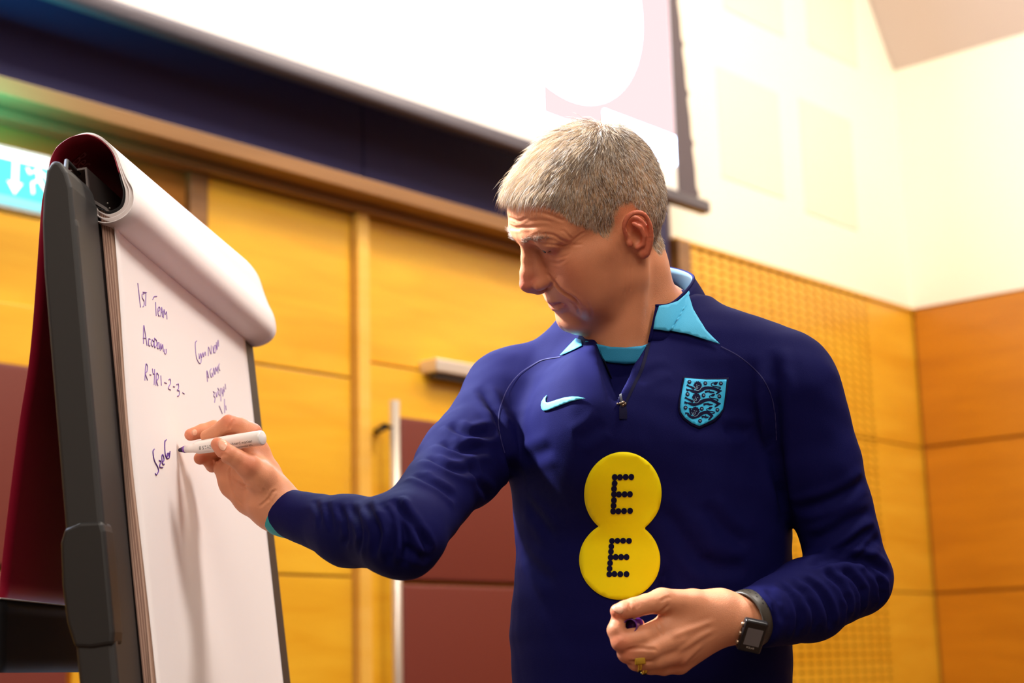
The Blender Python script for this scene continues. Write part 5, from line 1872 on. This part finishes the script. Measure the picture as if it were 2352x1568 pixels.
# ------------------------------------------------------------------ cap of the marker in the other hand
c0, c1 = at(1447, 1437, 1.622), at(1466, 1431, 1.660)
cd = (c1 - c0) / np.linalg.norm(c1 - c0)
cap_o = tag(empty('cap_of_marker', tuple(c0)), 'small violet marker cap pinched in his lower hand', 'pen cap')
cx = np.cross(cd, [0, 0, 1.0]); cx /= np.linalg.norm(cx); cy = np.cross(cx, cd)
prof = [(0.012, .0060), (0.001, .0062), (0.0, .0064), (-0.0, .0070), (0.002, .0073), (0.004, .0075), (0.030, .0072), (0.034, .0066), (0.036, .004)]
V, Fc = [], []
for s, r in prof:
    for k in range(24):
        a = 2 * math.pi * k / 24
        V.append(c0 + cd * s + (cx * math.cos(a) + cy * math.sin(a)) * r)
for i in range(len(prof) - 1):
    for k in range(24):
        Fc.append((i * 24 + k, i * 24 + (k + 1) % 24, (i + 1) * 24 + (k + 1) % 24, (i + 1) * 24 + k))
Fc += [tuple(range(24)), tuple(range(len(prof) * 24 - 24, len(prof) * 24))[::-1]]
mesh_obj('cap_shell', V, Fc, mat('violet_plastic', (96, 34, 140), 0.3, coat=0.4), cap_o, True)

# ------------------------------------------------------------------ rings
M_GOLD = mat('gold', (232, 190, 70), 0.22, 1.0)


def ring_on(name, p, q, r, w, label, signet=None):
    ax = (q - p) / np.linalg.norm(q - p)
    e1_ = np.cross(ax, [0, 0, 1.0]); e1_ /= np.linalg.norm(e1_); e2_ = np.cross(e1_, ax)
    V, Fc = [], []
    sec = [(-w / 2, 0), (-w / 2, 0.0009), (0, 0.0013), (w / 2, 0.0009), (w / 2, 0)]
    n = 40
    for k in range(n):
        a = 2 * math.pi * k / n
        d = e1_ * math.cos(a) + e2_ * math.sin(a)
        for s, o in sec: V.append(p + ax * s + d * (r + o))
    m_ = len(sec)
    for k in range(n):
        for j in range(m_):
            Fc.append((k * m_ + j, k * m_ + (j + 1) % m_, ((k + 1) % n) * m_ + (j + 1) % m_, ((k + 1) % n) * m_ + j))
    rt = tag(empty(name, tuple(p)), label, 'ring')
    mesh_obj('band', V, Fc, M_GOLD, rt, True)
    if signet is not None:
        d = signet - p; d = d - ax * (d @ ax); d /= np.linalg.norm(d)
        s_ = np.cross(ax, d)
        o = bm_obj('signet_face', box_bm(p + d * (r + 0.0032), (0.0112, 0.0108, 0.0024), 0.0011, 3, axes=[ax, s_, d]), M_GOLD, rt, True)
    return rt


p_, q_ = at(1463, 1517, 1.632), at(1510, 1512, 1.634)
dr = (q_ - p_) / np.linalg.norm(q_ - p_)
ring_on('ring', p_ + dr * 0.001, q_, 0.0107, 0.0042, 'gold signet ring with an oblong face, on the ring finger', at(1461, 1500, 1.55))
p_, q_ = at(1492, 1528, 1.647), at(1525, 1530, 1.648)
ring_on('ring', p_ - (q_ - p_) * 0.38, q_, 0.0088, 0.0046, 'plain gold band on the little finger, below the signet ring')

# ------------------------------------------------------------------ sports watch
wa = (LA[4] - LA[3]) / np.linalg.norm(LA[4] - LA[3])
wc = at(1720, 1420, 1.670)
wu = np.array([0, 0, 1.0]) - wa * wa[2]; wu /= np.linalg.norm(wu)
wn = np.cross(wa, wu)
if wn @ CF > 0: wn = -wn
watch = tag(empty('wristwatch', tuple(wc)), 'black sports watch with perforated rubber strap on his wrist', 'watch')
M_STRAP = mat('strap_rubber', (58, 52, 44), 0.45, spec=0.4)
M_CASE = mat('watch_case', (22, 20, 22), 0.35)
WR_, WRU = 0.0268, 0.0278
V, Fc = [], []
NS = 56
for k in range(NS):
    a = 2 * math.pi * k / NS
    d = wn * math.cos(a) * 0.98 + wu * math.sin(a)
    hw = 0.0120 + 0.0015 * math.cos(a)
    for s, o in ((-hw, 0.0), (-hw, .0016), (-hw + .002, .0026), (hw - .002, .0026), (hw, .0016), (hw, 0.0)):
        V.append(wc + wa * s + d * (WRU + o))
for k in range(NS):
    for j in range(6):
        Fc.append((k * 6 + j, k * 6 + (j + 1) % 6, ((k + 1) % NS) * 6 + (j + 1) % 6, ((k + 1) % NS) * 6 + j))
mesh_obj('strap', V, Fc, M_STRAP, watch, True)
M_HOLEW = mat('strap_hole', (10, 9, 8), 0.9)
for i, a in enumerate(np.radians(np.arange(22, 88, 9.0))):
    for j, s in enumerate((-0.0055, -0.0018, 0.0018, 0.0055)):
        if (i + j) % 2: continue
        d = wn * math.cos(a) * 0.98 + wu * math.sin(a)
        t_ = np.cross(wa, d)
        c = wc + wa * s + d * (WRU + 0.0027)
        V = [c + wa * 0.0010 * math.cos(q) + t_ * 0.0012 * math.sin(q) for q in np.linspace(0, 2 * math.pi, 11)[:-1]]
        V += [p - d * 0.0014 for p in V]
        mesh_obj('strap_hole', V, [tuple(range(10))] + [(k, (k + 1) % 10, (k + 1) % 10 + 10, k + 10) for k in range(10)], M_HOLEW, watch)
cc_ = at(1728, 1459, 1.636)
ct_ = at(1740, 1424, 1.640) - at(1717, 1496, 1.648); ct_ /= np.linalg.norm(ct_)
cn = -CF * 0.90 - CU * 0.30 + CR * 0.05
cn = cn - ct_ * (cn @ ct_); cn /= np.linalg.norm(cn)
wx = np.cross(ct_, cn)
if wx @ CR > 0: wx = -wx
case = bm_obj('case', box_bm(cc_, (0.0250, 0.0345, 0.0095), 0.003, 3, axes=[wx, ct_, cn]), M_CASE, watch, True)
bm_obj('display', box_bm(cc_ + cn * 0.0048 , (0.0165, 0.0185, 0.0006), 0.0002, 1, axes=[wx, ct_, cn]), mat('watch_display', (96, 92, 94), 0.25, coat=0.5), watch)
bm_obj('bezel', box_bm(cc_ + cn * 0.00455, (0.0212, 0.0305, 0.0006), 0.0002, 1, axes=[wx, ct_, cn]), mat('watch_bezel', (12, 12, 13), 0.2, coat=0.5), watch)
for s in (-0.010, 0.0, 0.010):
    c = cc_ + ct_ * s + wx * 0.0130
    v, f = tube([c - wx * 0.002, c + wx * 0.0016], 0.0021, 14)
    mesh_obj('button', v, f, mat('button_metal', (190, 165, 140), 0.3, 0.9), watch, True)


def on_case(x, y):
    return cc_ + cn * 0.0050 + xdir * (x - 0.0042) + ydir * (y - 0.0125)


xdir = -wx
ydir = ct_ if ct_ @ CU > 0 else -ct_
v, f = text_mesh('POLAR', 0.0028, on_case)
mesh_obj('case_lettering', v, f, mat('case_print', (190, 180, 168), 0.4), watch)
